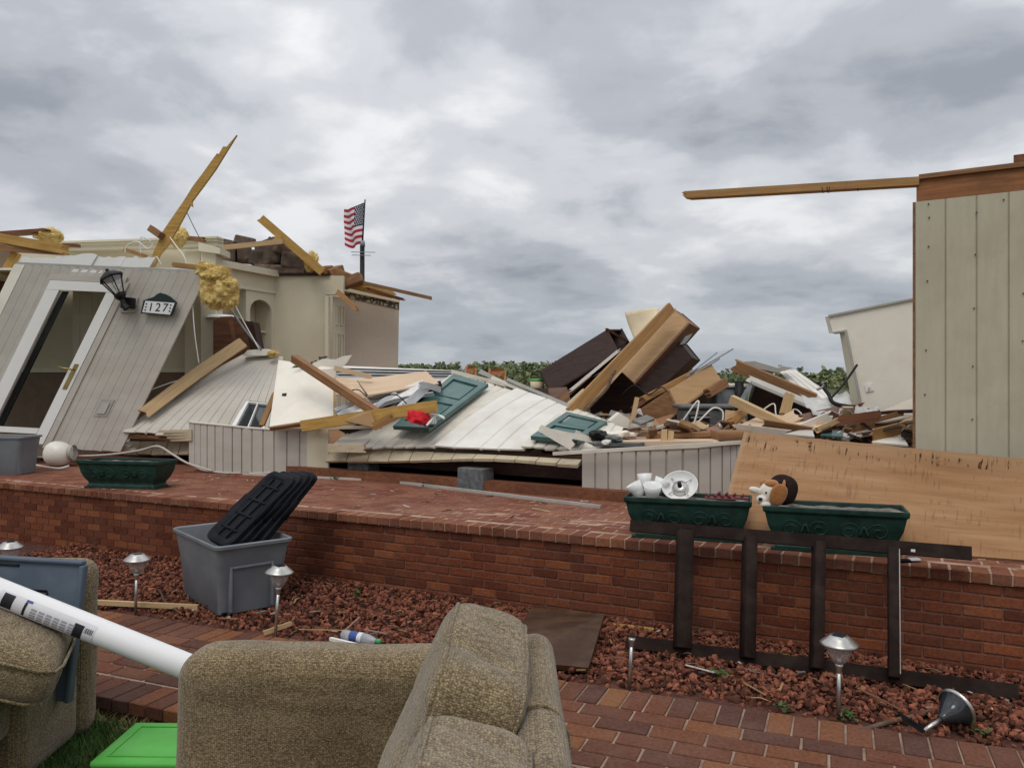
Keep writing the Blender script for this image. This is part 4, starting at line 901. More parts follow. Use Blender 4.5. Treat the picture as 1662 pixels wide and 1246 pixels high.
# lantern
la = thing('wall_lantern', 'black coach lantern tipped sideways on the leaning wall beside the door', 'lantern', W(205, 500, 10.4))
up = (W(182, 452, 10.25) - W(207, 500, 10.25)).normalized(); lx = Vector((0, -1, 0)).cross(up).normalized(); ly = up.cross(lx); base = W(196, 481, 10.24)
AX = (lx * 1.28, ly * 1.28, up * 1.28); lx, ly, up = AX
MB().lathe([(.001, -.03), (.035, -.03), (.06, 0), (.065, .03), (.045, .035)], base, 6, AX, ).build('lantern_base', 'black', la)
MB().lathe([(.045, .035), (.105, .2)], base, 6, AX, ).build('lantern_glass', 'lamp_glass', la)
mb = MB()
for k in range(6):
    a = 2 * pi * k / 6; d = lx * cos(a) + ly * sin(a); mb.tube([base + d * .05 + up * .035, base + d * .108 + up * .2], .008, 4)
mb.build('lantern_cage', 'black', la)
MB().lathe([(.12, .2), (.13, .205), (.118, .225), (.05, .275), (.02, .285), (.018, .31), (.001, .315)], base, 6, AX, ).build('lantern_cap', 'black', la)
MB().tube([base - up * .03, base - up * .09 + lx * .01, base - up * .14], [.03, .04, .05], 8).build('lantern_neck', 'black', la)
MB().obox(W(208, 492, 10.38), (ex, ny, ez), (.075, .05, .07)).build('lantern_mount', 'black', la)
plate2 = slab('mount_block', [W(194, 507, 10.47), W(217, 507, 10.47), W(224, 483, 10.47), W(203, 482, 10.47)], .05, 'siding', la)
# bullet-like holes: fastener tears in the siding
mb = MB()
for u, v in ((.70, .72), (.735, .74), (.87, .77), (.86, .81), (.93, .78), (.66, .55), (.86, .36), (.69, .25), (.84, .12), (.95, .9), (.80, .30)):
    c = on(LS, u, v, .006); mb.add([c + ex * .02 * cos(a) * U(.5, 1.2) + ez * .025 * sin(a) * U(.5, 1.2) for a in (0, 1.2, 2.5, 3.6, 5)], [(0, 1, 2, 3, 4)])
mb.build('nail_tear', 'black', lw, norm=False)

# ------------------------------------------------------------------ fallen siding, shutters, skirting along the house front
# low front: yellowed lap boards and skirting panels
def lap_strip(name, xs, ytop, ybot, dep, label):
    t = thing(name, label, 'siding', W((xs[0] + xs[-1]) / 2, ybot(xs[0]), dep(xs[0])))
    for a, b in zip(xs, xs[1:]):
        sk_ = 7
        q = [W(a - sk_ + 1, ybot(a) + U(-.7, .7), dep(a) - .02), W(b - sk_ - .4, ybot(b) + U(-.7, .7), dep(b) - .02), W(b - .4, ytop(b), dep(b) + .12), W(a + .8, ytop(a), dep(a) + .12)]
        slab('lap_board', q, .03, 'lap', t)
    return t
lap_strip('lap_siding_strip', [534 + i * 34.2 for i in range(13)], lambda x: 727 - 1.5 * sin((x - 534) / 130) + (x - 534) * .045, lambda x: 748 - 4 * exp(-((x - 800) / 90) ** 2) + max(0, x - 830) * .06, lambda x: hs(x) + .02, 'yellowed white lap boards along the house edge above the dark crawlspace')
lap_strip('lap_siding_strip', [205, 228, 251, 273, 295, 312], lambda x: 716, lambda x: 737, lambda x: hs(x) - .1, 'yellowed lap boards below the jagged hem of the fallen siding')
# fallen siding sheet beside the leaning wall
S1 = quad_surf([W(199, 697, 10.5), W(432, 722, 9.75), W(460, 580, 11.5), W(404, 571, 11.7)])
fs1 = thing('fallen_siding', 'beige siding sheet with a window sloping down beside the leaning wall', 'siding', S1(.5, 0))
sheet('siding', S1, ribs(13, .016, .1, .1), 12, 'siding', .02, fs1, jb=.014, bend=lambda u, v: .05 * sin(v * 3.1) - .14 * max(0, .25 - v) * (1 - u), scallop=.01, holes=((.74, .97, .12, .40),))
def on1(u, v, d): return on(S1, u, v, d)
wf = strip('window_frame', S1, .735, .765, .115, .41, .0, .05, 'white_paint', fs1)
for a in ((.765, .975, .39, .41), (.955, .975, .115, .39), (.765, .955, .115, .13), (.85, .858, .13, .39)): strip('window_bar', S1, *a, 0.0, .045, 'white_paint', wf)
strip('window_pane', S1, .74, .97, .12, .405, .0, .012, 'glass_dark', wf)
strip('sheathing', S1, .02, .99, .0, .985, -.12, -.085, 'wood_brown', fs1)
plank('broken_board', (425, 690, 9.7), (445, 642, 9.9), .05, .06, 'pine', 'upright pine splinter standing in the fallen window', 'board', .02, .05)
outline('torn_drywall_scrap', [(393, 577), (402, 568), (430, 566), (448, 571), (430, 577)], 11.4, .15, 'drywall', label='white torn drywall scrap on the top edge of the fallen siding', cat='drywall')
# gap strip under: cream stack of lath
for k in range(4): plank('loose_lath', (262 + 6 * k, 700 + 4.5 * k, 9.9), (312, 699 + 4.5 * k, 9.7), .03, .035, 'lap', 'thin cream lath stacked under the fallen siding by the curved skirting', 'lath', .05, 0, group='thin cream laths')
# curved trim snaking along the terrace
wire('trim_strip', [(28, 742, 11.0), (90, 741, 10.6), (170, 738, 10.3), (225, 731, 10.2), (256, 724, 10.0), (280, 737, 9.7), (306, 752, 9.55), (345, 764, 9.5)], .014, 'siding', 'bent beige trim strip snaking over the terrace below the leaning wall', 'trim')
plank('fallen_siding_scrap', (-40, 738, 10.9), (205, 722, 10.6), .05, .16, 'siding', 'flat beige siding scrap under the foot of the leaning wall', 'siding', .1, .1, roll=.5)
plank('black_gutter', (20, 747, 10.9), (72, 744, 10.8), .12, .06, 'black', 'black plastic length on the terrace behind the white globe', 'trim')
def skirt(name, stations, nr, label, end=None):
    """stations: (px, ytop, ybottom, Y)"""
    t = thing(name, label, 'skirting', W(stations[len(stations) // 2][0], stations[len(stations) // 2][2], stations[len(stations) // 2][3]))
    def S(u, v):
        k = u * (len(stations) - 1); i = max(0, min(len(stations) - 2, int(math.floor(k)))); f = k - i
        a, b = stations[i], stations[i + 1]; c = [x * (1 - f) + y * f for x, y in zip(a, b)]
        return W(c[0], c[2], c[3]) * (1 - v) + W(c[0], c[1], c[3]) * v
    sheet('panel', S, ribs(nr, .020, .09), 6, 'siding', .006, t, jb=.006)
    top = [S(i / 20, 1.0) for i in range(21)]; bot = [S(i / 20, 0.0) + Vector((0, -.01, .0)) for i in range(21)]
    MB().tube(top, .014, 6).build('top_rail', 'siding_white', t, True); MB().tube(bot, .012, 6).build('bottom_rail', 'siding', t, True)
    return t, S
t, SK = skirt('curved_skirting', [(307, 685, 752, 9.75), (330, 687, 763, 9.6), (362, 690, 767, 9.5), (400, 694, 768, 9.55), (445, 697, 767, 9.45), (497, 697, 767.5, 9.4), (533, 697, 766, 9.3)], 15, 'beige ribbed skirting panel bowing outward on the terrace behind the grey tub')
slab('end_board', [W(498, 766, 9.36), W(533, 766, 9.22), W(533, 697, 9.22), W(498, 697, 9.36)], .02, 'cream', t)
t, SK2 = skirt('ribbed_skirting', [(945, 731, 806, 7.50), (1000, 730, 806, 7.35), (1060, 729, 806, 7.2), (1130, 726, 807, 7.0), (1180, 721, 808, 6.85), (1206, 717, 809, 6.75)], 13, 'beige ribbed skirting panel standing between lap boards and plywood sheet')
plank('trim_strip', (898, 736, 7.5), (1204, 717.5, 6.75), .03, .03, 'siding_white', 'thin white trim along the top of the ribbed skirting by the plywood', 'trim', bend=.0)
plank('trim_strip', (500, 694, 9.25), (620, 693, 8.8), .04, .035, 'siding_white', 'short white trim lying beyond the end of the bowed skirting', 'trim')
slab('siding_scrap', [W(533, 727, 9.0), W(588, 722, 8.85), W(620, 697, 9.3), W(568, 697, 9.5)], .02, 'siding_white', label='small white siding piece by the end of the bowed skirting', cat='siding')
for k in range(3): plank('loose_lath', (533, 722 + k * 4.5, 8.95), (589, 724 + k * 4, 8.75), .03, .03, 'lap', 'thin yellowed lath under the small white siding piece', 'lath', 0, .04, group='thin yellowed laths')
plank('pole_on_terrace', Gz(530, 768, TZ + .015), Gz(975, 822, TZ + .015), .03, .028, 'vent_grey', 'long thin grey trim strip lying diagonally on the brick terrace', 'trim', .02, .0)
plank('trim_strip', Gz(395, 769, TZ + .012), Gz(700, 783, TZ + .012), .03, .024, 'siding', 'thin beige trim on the terrace at the foot of the bowed skirting', 'trim')

# big fallen wall of white siding with green shutters
def z_on(q): return quad_surf(q)
P1 = z_on([W(572, 727, 8.95), W(707, 726, 8.45), W(845, 640, 9.6), W(738, 606, 10.6)])
P2 = z_on([W(705, 727, 8.42), W(852, 733, 8.0), W(935, 667, 8.9), W(838, 634, 9.6)])
P3 = z_on([W(846, 730, 7.98), W(1000, 742, 7.55), W(1012, 700, 8.1), W(925, 664, 8.85)])
sheet('fallen_white_siding', P1, ribs(8, .014, .14, .15), 8, 'siding_white', .02, jb=.012, jt=.006, scallop=.03, bend=lambda u, v: .04 * sin(v * 3), label='fallen white siding sheet under the upper green shutter', cat='siding')
sheet('fallen_white_siding', P2, ribs(4, .016, .07, .2), 8, 'siding_back', .02, jb=.008, jt=.004, bend=lambda u, v: .05 * sin(v * 3) + .02, label='smooth wide-board white siding sheet between the two green shutters', cat='siding')
sheet('fallen_white_siding', P3, ribs(8, .014, .16, .1), 8, 'siding_white', .02, jb=.02, jt=.006, scallop=.04, bend=lambda u, v: .03 * sin(v * 3) + .03, label='fallen white siding sheet under the lower green shutter', cat='siding')
plank('corner_trim', (735, 603, 10.6), (845, 630, 9.8), .06, .05, 'siding_white', 'white corner trim along the upper edge of the fallen wall by the green shutter', 'trim')
plank('corner_trim', (825, 616, 9.9), (990, 687, 8.4), .05, .04, 'vent_grey', 'grey-brown corner trim running down the far edge of the fallen wall', 'trim')
plank('corner_trim', (800, 613, 10.2), (985, 692, 8.42), .05, .045, 'siding_white', 'white corner trim beside the grey-brown trim of the fallen wall', 'trim')
def shutter(q, label):
    S = quad_surf(q); t = thing('window_shutter', label, 'shutter', S(.5, .5))
    strip('shutter_back', S, 0.02, .98, 0.01, .99, -.002, .018, 'shutter', t)
    for u0, u1, v0, v1 in ((0, .14, 0, 1), (.86, 1, 0, 1), (.14, .86, 0, .09), (.14, .86, .47, .56), (.14, .86, .91, 1)): strip('frame_rail', S, u0, u1, v0, v1, .0, .045, 'shutter', t)
    for v0, v1 in ((.13, .43), (.60, .87)): strip('raised_panel', S, .2, .8, v0, v1, .018, .036, 'shutter', t)
    return t
def lift(q, n=.06): 
    S = quad_surf(q); return [on(S, u, v, n) for u, v in ((0, 0), (1, 0), (1, 1), (0, 1))]
shutter([W(639, 697, 8.85), W(697, 700, 8.55), W(793, 628, 9.75), W(737, 611, 10.3)], 'large dark green panelled shutter lying on the fallen white siding')
shutter([W(862, 714, 7.98), W(938, 721, 7.72), W(986, 690, 8.2), W(920, 674, 8.6)], 'dark green shutter half buried under bent white strips')
plank('bent_strip', (878, 695, 7.75), (925, 719, 7.6), .02, .07, 'siding_white', 'bent white strip slanting across the half-buried green shutter', 'trim', .02, .05, taper=1.6)
plank('bent_strip', (895, 700, 7.72), (985, 719, 7.5), .04, .05, 'siding_white', 'long bent white strip over the foot of the half-buried shutter', 'trim', .03, .1)
plank('bent_strip', (935, 703, 7.7), (960, 716, 7.6), .02, .06, 'siding', 'short bent beige strip on the half-buried shutter', 'trim', .03, .05)
# red cap and white hook
def cap():
    c = W(683, 677, 8.45); M = rot(c + Vector((0, 0, -.03)), .3, .15, .6)
    t = thing('red_hat', 'crumpled bright red cap lying on the large green shutter', 'hat', c)
    def fn(v):
        d = 1 + .34 * noise.noise(v * 13) + .2 * noise.noise(v * 30); return Vector((v.x * d, v.y * d, max(v.z * d, -.02)))
    pillow('crown', (.27, .24, .19), M, 'red_cloth', t, p=2.3, n=14, lump=.01, fn=fn)
    mb = MB()
    for k in range(3): mb.tube([M @ Vector((.03 + .03 * k, -.125 + .01 * k, -.02)), M @ Vector((.06 + .03 * k, -.12, .03)), M @ Vector((.09 + .015 * k, -.07, .06))], .008, 5)
    mb.build('white_stripes', 'flag_white', t); pillow('brim', (.16, .12, .03), rot(W(696, 688, 8.40), .5, .3, .2), 'black', t, p=2.5, n=8)
cap()
wire('white_hook', [(692, 691, 8.35), (703, 679, 8.4), (711, 674, 8.4), (721, 679, 8.35)], .014, 'white_paint', 'white plastic hook beside the red cap', 'hook')
wire('white_hook', [(698, 673, 8.45), (712, 674, 8.4), (721, 678, 8.35)], .012, 'white_paint', 'white plastic bar beside the red cap', 'hook')
# white door slab and beams over the heap
dsl = thing('white_door_slab', 'flat white door slab with a latch hole leaning on the fallen siding', 'door', W(480, 690, 9.4))
slab('face', [W(437, 692, 9.25), W(541, 676, 9.2), W(541, 597, 9.9), W(452, 584, 10.0)], .04, 'drywall', dsl)
slab('edge_strip', [W(541.3, 678, 9.18), W(545, 677, 9.2), W(545, 597, 9.9), W(541.3, 597, 9.88)], .045, 'pine_pale', dsl)
slab('bottom_edge', [W(437, 694.5, 9.22), W(541, 679.5, 9.17), W(541, 676.4, 9.19), W(437, 692.4, 9.24)], .045, 'wood_brown', dsl)
slab('latch_hole', [W(455, 643, 9.58), W(464, 642, 9.57), W(465, 637.5, 9.6), W(456, 638.5, 9.61)], .02, 'black', dsl)
outline('torn_drywall', [(497, 600), (510, 588), (524, 582), (545, 583), (556, 578), (571, 576), (562, 590), (552, 598), (538, 601), (515, 605)], 9.85, .015, 'drywall', label='torn drywall flap with ragged end on top of the white door slab', cat='drywall', tilt=.3)
outline('wallpaper_scrap', [(473, 597), (478, 593), (510, 586), (520, 577), (533, 578), (524, 584), (508, 595)], 9.8, .008, 'border', label='strip of patterned wallpaper border torn loose over the door slab', cat='wallpaper', tilt=.3)
outline('torn_drywall', [(520, 600), (545, 597), (545, 612), (539, 620)], 9.75, .02, 'drywall', label='small drywall corner under the brown stud', cat='drywall')
plank('fallen_stud', (478, 582, 9.4), (610, 669, 8.7), .09, .085, 'wood_brown', 'weathered brown stud lying across the white door slab', 'beam', .02, .02, roll=.35)
plank('fallen_joist', (492, 691, 9.05), (708, 659, 8.35), .045, .125, 'pine_yellow', 'yellow joist lying level in front of the door slab and shutter', 'beam', .03, .0, roll=-.15)
slab('twisted_plywood', [W(560, 683, 8.78), W(612, 694, 8.52), W(602, 668, 8.62), W(570, 670, 8.8)], .015, 'tan_board', label='brown plywood scrap hanging on the yellow joist', cat='plywood')
plank('broken_board', (608, 692, 8.5), (634, 678, 8.5), .05, .09, 'pine', 'splintered pine end beside the yellow joist', 'board', .02, .08)
slab('plywood_scrap', [W(545, 640, 9.3), W(597, 646, 9.0), W(577, 615, 9.5), W(545, 612, 9.6)], .015, 'pale_ply', label='small pale plywood panel behind the brown stud', cat='plywood')
slab('plywood_scrap', [W(598, 641, 9.15), W(712, 622, 9.6), W(692, 602, 10.2), W(579, 616, 9.75)], .018, 'pale_ply', label='long pale plywood panel behind the crumpled aluminium strips', cat='plywood')
slab('white_roof_sheet', [W(545, 624, 10.2), W(760, 620, 10.6), W(735, 601, 11.6), W(548, 593, 11.8)], .03, 'siding_back', label='low white roof sheet behind the pale plywood panels', cat='roof sheet')
for k in range(6): plank('roof_rib', (548 + k, 598 + k * 2.6, 11.0 - .1 * k), (735 - 3 * k, 603 + k * 2.0, 11.0 - .1 * k), .02, .02, 'alu' if k % 2 else 'black', 'thin metal rib on the low white roof sheet', 'trim', .1, .1, group='ribs on the low roof sheet')
plank('broken_board', (543, 597, 9.6), (600, 611, 9.6), .04, .06, 'pale_ply', 'pale board above the small plywood panel', 'board', 0, .04)
AL = 'crumpled aluminium strip tangled between plywood panel and green shutter'
for (x0, y0, x1, y1, h, Y) in ((548, 672, 690, 627, .09, 9.2), (556, 680, 682, 634, .06, 9.1), (592, 652, 684, 622, .08, 9.3), (600, 668, 640, 640, .05, 8.95), (658, 660, 692, 628, .10, 9.0), (682, 624, 712, 632, .07, 9.1), (545, 665, 592, 640, .05, 9.2), (640, 668, 672, 645, .04, 8.9), (610, 660, 700, 640, .05, 9.15), (560, 690, 640, 660, .05, 9.05)):
    plank('aluminium_strip', (x0, y0, Y), (x1, y1, Y + .25), .02, h, 'alu' if R() < .75 else 'siding_back', AL, 'metal strip', .02, .04, roll=U(-.6, .6), group='crumpled aluminium strips', bend=U(-.03, .03))
plank('dark_gap_fill', (560, 690, 9.5), (710, 640, 9.9), .3, .3, 'wood_dark', 'added dark panel standing in for the shade behind the aluminium strips', 'board', .1, .1)  # dark wood colour imitates the shade in the gap

# ------------------------------------------------------------------ wrecked furniture heap
def obox_thing(name, label, cat, c8, m, parts=None, th=.02):
    """open-ended cabinet from a front quad (near face) and a depth vector: built of separate panels"""
    q, dv = c8; p = [v if isinstance(v, Vector) else W(*v) for v in q]; t = thing(name, label, cat, min(p, key=lambda v: v.z))
    dv = Vector(dv)
    return t, p, dv
def carcass(name, label, cat, q, dv, mats, inset=True, shelf=0, open_end=None):
    t, p, dv = obox_thing(name, label, cat, (q, dv), None)
    r = [v + dv for v in p]; cen = sum(p + r, Vector()) / 8
    faces = {'front_panel': [p[0], p[1], p[2], p[3]], 'back_panel': [r[0], r[1], r[2], r[3]], 'bottom_panel': [p[0], p[1], r[1], r[0]], 'end_panel': [p[1], p[2], r[2], r[1]], 'top_panel': [p[3], p[2], r[2], r[3]], 'side_panel': [p[0], p[3], r[3], r[0]]}
    for k, f in faces.items():
        if open_end and k in open_end: continue
        fc = sum(f, Vector()) / 4; n = (f[1] - f[0]).cross(f[3] - f[0]).normalized(); n = n if n.dot(cen - fc) > 0 else -n
        # shrink a hair so that panels butt instead of sharing planes
        g = [v + (fc - v) * .004 + n * .001 for v in f]; h = [v + n * .02 for v in g]
        o = MB().add(g + h, [(0, 1, 2, 3), (7, 6, 5, 4), (0, 4, 5, 1), (1, 5, 6, 2), (2, 6, 7, 3), (3, 7, 4, 0)]).build(k, mats.get(k, mats['*']), t)
    for i in range(shelf):
        k = (i + 1) / (shelf + 1); f = [p[0].lerp(p[1], k), p[3].lerp(p[2], k), r[3].lerp(r[2], k), r[0].lerp(r[1], k)]
        d = (p[1] - p[0]).normalized() * .018; MB().add(f + [v + d for v in f], [(0, 1, 2, 3), (7, 6, 5, 4), (0, 4, 5, 1), (1, 5, 6, 2), (2, 6, 7, 3), (3, 7, 4, 0)]).build('shelf', mats['*'], t)
    return t
carcass('dark_dresser', 'dark brown chest tipped up with its pale end showing on the heap', 'cabinet', [(893, 640, 9.75), (1006, 572, 9.8), (986, 534, 10.1), (874, 603, 10.05)], (.25, .42, .03), {'*': 'wood_dark', 'end_panel': 'curl'}, shelf=2, open_end=('end_panel',))
plank('dresser_edge', (985, 534, 10.08), (1016, 553, 10.3), .03, .03, 'wood_mid', 'broken brown edging on the end of the tipped dark chest', 'trim', .02, .05)
carcass('tan_cabinet', 'tall tan cabinet box lying steeply against the long pine beam', 'cabinet', [(1030, 622, 9.25), (1119, 524, 9.7), (1090, 499, 9.9), (1006, 600, 9.45)], (.22, .38, -.05), {'*': 'wood_dark', 'front_panel': 'tan_board', 'end_panel': 'wood_brown', 'bottom_panel': 'wood_mid'}, open_end=('side_panel',))
carcass('dark_cabinet', 'dark brown cabinet under the tall tan cabinet box', 'cabinet', [(1052, 648, 9.35), (1124, 580, 9.7), (1101, 552, 9.75), (1030, 618, 9.4)], (.2, .45, -.03), {'*': 'wood_dark'})
carcass('open_tan_drawer', 'tan drawer box with brown open end resting on the heap below thin rods', 'cabinet', [(1100, 668, 8.6), (1172, 618, 8.9), (1155, 591, 9.05), (1084, 634, 8.75)], (.03, .38, .0), {'*': 'tan_board', 'side_panel': 'wood_brown', 'back_panel': 'tan_board'})
outline('drawer_end', [(1039, 664), (1083, 635), (1101, 668), (1046, 684)], 8.5, .02, 'wood_brown', label='brown hollow end board in front of the open tan drawer', cat='board', tilt=.15)
slab('tilted_brown_board', [W(1035, 702, 8.1), W(1060, 702, 8.1), W(1102, 668, 8.45), W(1048, 684, 8.5)], .02, 'wood_brown', label='brown board sloping down below the open tan drawer', cat='board')
plank('broken_board', (1150, 637, 8.7), (1176, 621, 8.8), .1, .1, 'wood_brown', 'brown board stub behind the end of the open tan drawer', 'board', .03, .01)
plank('long_pine_beam', (926, 670, 8.7), (1090, 499, 9.5), .05, .135, 'pine', 'long orange pine beam rising steeply over the furniture heap', 'beam', .01, .0, roll=.25)
plank('beam_batten', (944, 672, 8.75), (1094, 505, 9.5), .03, .035, 'pine_pale', 'thin pale batten along the edge of the long pine beam', 'board', .05, .05)
plank('thin_pole', (903, 656, 9.2), (955, 610, 9.6), .04, .05, 'wood_brown', 'thin brown pole below the tipped dark chest', 'board', .02, .02)
plank('white_batten', (930, 630, 9.35), (1000, 572, 9.7), .02, .035, 'siding_back', 'splintered white batten between dark chest and pine beam', 'board', .08, .08)
wire('grey_branch', [(944, 672, 8.7), (966, 650, 8.75), (985, 630, 8.8), (992, 612, 8.85), (998, 602, 8.9)], .02, 'branch', 'grey crooked stick leaning in the dark hollow of the heap', 'stick')
def curled():
    S = quad_surf([W(1030, 552, 9.75), W(1066, 516, 9.75), W(1070, 499, 9.9), W(1014, 515, 9.9)])
    sheet('curled_laminate', S, [(i / 12, 0) for i in range(13)], 8, 'curl', .006, smooth=True, jt=.012, bend=lambda u, v: .12 * (1 - u) * v * v, label='curled cream laminate sheet sticking out behind the pine beam', cat='laminate')
curled()
outline('torn_green_panel', [(1103, 560), (1112, 546), (1124, 541), (1119, 549), (1112, 557)], 9.7, .03, 'grey_metal', label='small torn grey-green flap at the end of the tan cabinet', cat='metal scrap')
RD = 'thin grey metal rod sticking up out of the heap above the tan drawer'
for a, b in (((1112, 612), (1190, 566)), ((1116, 615), (1168, 582)), ((1120, 606), (1164, 572))): wire('thin_rod', [(a[0], a[1], 8.9), (b[0], b[1], 9.1)], .008, 'grey_metal', RD, 'rod', 'thin grey rods')
plank('broken_board', (1045, 647, 8.85), (1122, 607, 9.05), .12, .06, 'pine', 'pine board under the dark cabinet beside the tan drawer', 'board', .03, .03)
plank('broken_board', (1030, 660, 8.8), (1085, 628, 9.0), .1, .04, 'wood_red', 'dark red board below the pine board in the heap hollow', 'board', .03, .03)
plank('upright_stake', (1024, 694, 8.3), (1034, 645, 8.35), .035, .045, 'pine_pale', 'pale stake standing upright in front of the heap', 'stake')
outline('white_carton', [(984, 694), (990, 683), (1006, 670), (1024, 682), (1022, 695)], 8.4, .25, 'drywall', label='white carton corner in front of the heap beside the upright stake', cat='carton')
outline('white_cone', [(1028, 694), (1034, 668), (1040, 663), (1047, 684), (1036, 694)], 8.35, .12, 'siding_back', label='pale grey paper cone behind the upright stake', cat='paper')
plank('pale_beam_end', (890, 690, 8.9), (945, 640, 9.2), .05, .09, 'curl', 'pale cream board rising behind the edge of the fallen wall', 'board', .02, .05)
jar = thing('plastic_jar', 'clear jar with a bright green lid in front of the tipped dark chest', 'jar', W(872, 632, 10.2))
MB().lathe([(.001, 0), (.085, 0), (.09, .01), (.09, .1), (.001, .1)], W(872, 631, 10.2), 20).build('jar_body', 'curl', jar, True)
MB().lathe([(.001, .1), (.092, .1), (.092, .13), (.001, .132)], W(872, 631, 10.2), 20).build('lid', 'green_plastic', jar, True)
slab('dark_drawer_front', [W(857, 660, 9.5), W(890, 660, 9.5), W(890, 630, 9.6), W(854, 629, 9.6)], .3, 'wood_dark', label='dark drawer standing below the green-lidded jar', cat='drawer')
slab('dark_chest_base', [W(886, 662, 9.6), W(930, 662, 9.6), W(920, 628, 9.7), W(886, 630, 9.7)], .4, 'wood_mid', label='red-brown chest base under the tipped dark chest', cat='cabinet')
for px, py, w, lab in ((764, 601, .075, 'orange wooden chair back showing over the fallen wall behind the shutter'), (807, 605, .13, 'second orange wooden chair back beside the grey board on the fallen wall')):
    t = thing('wooden_chair', lab, 'chair', W(px, 690, 11.4)); Y = 11.4; x0 = (px - CX) / F * Y; zt = zy(py - 5, Y)
    for sx in (-1, 1):
        MB().tube([(x0 + sx * w * .8, Y, FZ), (x0 + sx * w * .8, Y, zt - .35), (x0 + sx * w * .86, Y + .05, zt + (.02 if sx < 0 else -.01))], [.022, .022, .018], 8).build('back_post', 'chair_wood', t, True)
        MB().tube([(x0 + sx * w * .8, Y - .42, FZ), (x0 + sx * w * .8, Y - .42, FZ + .44)], .02, 8).build('leg', 'chair_wood', t, True)
    pts = [(-.8, -.10), (-.4, -.07), (0, -.06), (.4, -.07), (.8, -.10), (.8, .0), (.4, .035), (0, .05), (-.4, .035), (-.8, 0)]
    n = len(pts); vs_ = [(x0 + a * w, Y + .03 - .03 * (1 - a * a), zt - .02 + b) for a, b in pts]; vs_ += [(x, y + .02, z) for x, y, z in vs_]
    fix_normals(obj('top_rail', vs_, [tuple(range(n)), tuple(reversed(range(n, 2 * n)))] + [(i, i + n, (i + 1) % n + n, (i + 1) % n) for i in range(n)], 'chair_wood', t))
    rbox('seat', (x0 - w, Y - .45, FZ + .43), (x0 + w, Y + .02, FZ + .47), .012, 'chair_wood', t, 2)
    for k in (-.4, 0, .4): MB().tube([(x0 + k * w, Y, FZ + .46), (x0 + k * w, Y + .03, zt - .08)], .01, 6).build('spindle', 'chair_wood', t, True)
plank('grey_board', (780, 603, 10.6), (838, 630, 10.0), .03, .06, 'vent_grey', 'grey weathered board behind the upper green shutter', 'board', .03, .05, taper=.6)

outline('dark_hollow_fill', [(895, 695), (900, 642), (985, 600), (1035, 612), (1120, 622), (1150, 640), (1165, 695)], 10.5, .5, 'wood_dark', label='added dark backing standing in for the shade in the furniture heap hollow', cat='backing')  # added dark sheet: closes the see-through hollow and paints its shade
# dark tote with cables, appliance and rubble towards the plywood
tot = thing('dark_storage_tote', 'dark grey storage tote tangled with white cables in the rubble', 'tote', W(1145, 702, 8.0))
rbox('tub', W(1111, 703, 7.95), W(1176, 662, 8.35), .03, 'tote_dark', tot, 3); 
rbox('lid', W(1106, 664, 7.92), W(1180, 655, 8.4), .02, 'tote_dark', tot, 3)
slab('recess', [W(1118, 698, 7.93), W(1152, 698, 7.93), W(1152, 673, 7.93), W(1118, 673, 7.93)], .02, 'black', tot); slab('handle', [W(1122, 679, 7.9), W(1152, 678, 7.9), W(1152, 675.5, 7.9), W(1122, 676, 7.9)], .03, 'grey_metal', tot)
CBL = 'looped white cable draped over the dark storage tote'
for pts in ([(1100, 695, 7.9), (1110, 680, 7.85), (1133, 650, 7.85), (1130, 675, 7.8), (1122, 697, 7.8)], [(1124, 695, 7.8), (1140, 678, 7.8), (1158, 662, 7.85), (1173, 668, 7.85), (1172, 690, 7.8)], [(1103, 698, 7.8), (1112, 690, 7.8), (1126, 696, 7.78), (1150, 690, 7.78)]): wire('looped_cable', pts, .009, 'siding_back', CBL, 'cable', 'looped white cables')
gm = thing('grey_appliance', 'dented grey metal appliance behind the dark tote in the rubble', 'appliance', W(1185, 680, 9.0))
rbox('body', W(1163, 690, 8.9), W(1198, 628, 9.3), .03, 'grey_metal', gm, 3); rbox('top_cover', W(1161, 629, 8.87), W(1200, 622, 9.32), .015, 'siding_back', gm, 2)
MB().tube([W(1199, 690, 8.8), W(1200, 619, 8.8)], .05, 10).build('black_pipe', 'black', gm, True)
plank('metal_bar', (1200, 655, 8.6), (1218, 625, 8.7), .03, .04, 'grey_metal', 'grey metal bar leaning beside the dented appliance', 'bar')
plank('roof_beam', (1196, 594, 8.9), (1322, 648, 8.6), .10, .13, 'wood_brown', 'thick brown roof beam sloping down under torn roofing', 'beam', .06, .0, roll=.3)
plank('roof_beam', (1200, 592, 9.1), (1345, 652, 8.7), .06, .07, 'wood_red', 'dark red rafter lying along the thick brown roof beam', 'beam', .05, .05)
plank('white_gutter', (1218, 616, 8.5), (1345, 668, 8.2), .06, .07, 'siding_back', 'dirty white gutter sloping below the thick roof beam', 'gutter', .04, .05)
plank('white_gutter', (1222, 622, 8.4), (1340, 672, 8.1), .06, .03, 'vent_grey', 'grey drip edge below the dirty white gutter', 'trim', .04, .05)
outline('torn_roofing', [(1206, 587), (1225, 586), (1242, 591), (1262, 597), (1270, 594), (1288, 597), (1276, 600), (1262, 605), (1240, 600), (1215, 594)], 8.9, .2, 'vent_grey', label='torn grey roofing flap on top of the thick roof beam', cat='roofing')
sheet('metal_roof_sheet', [W(1315, 656, 8.5), W(1372, 657, 8.4), W(1290, 600, 9.2), W(1264, 602, 9.2)], ribs(4, .02, .12), 4, 'siding_back', .01, jt=.02, label='white metal roof sheet sloping down beside the thick roof beam', cat='roof sheet')
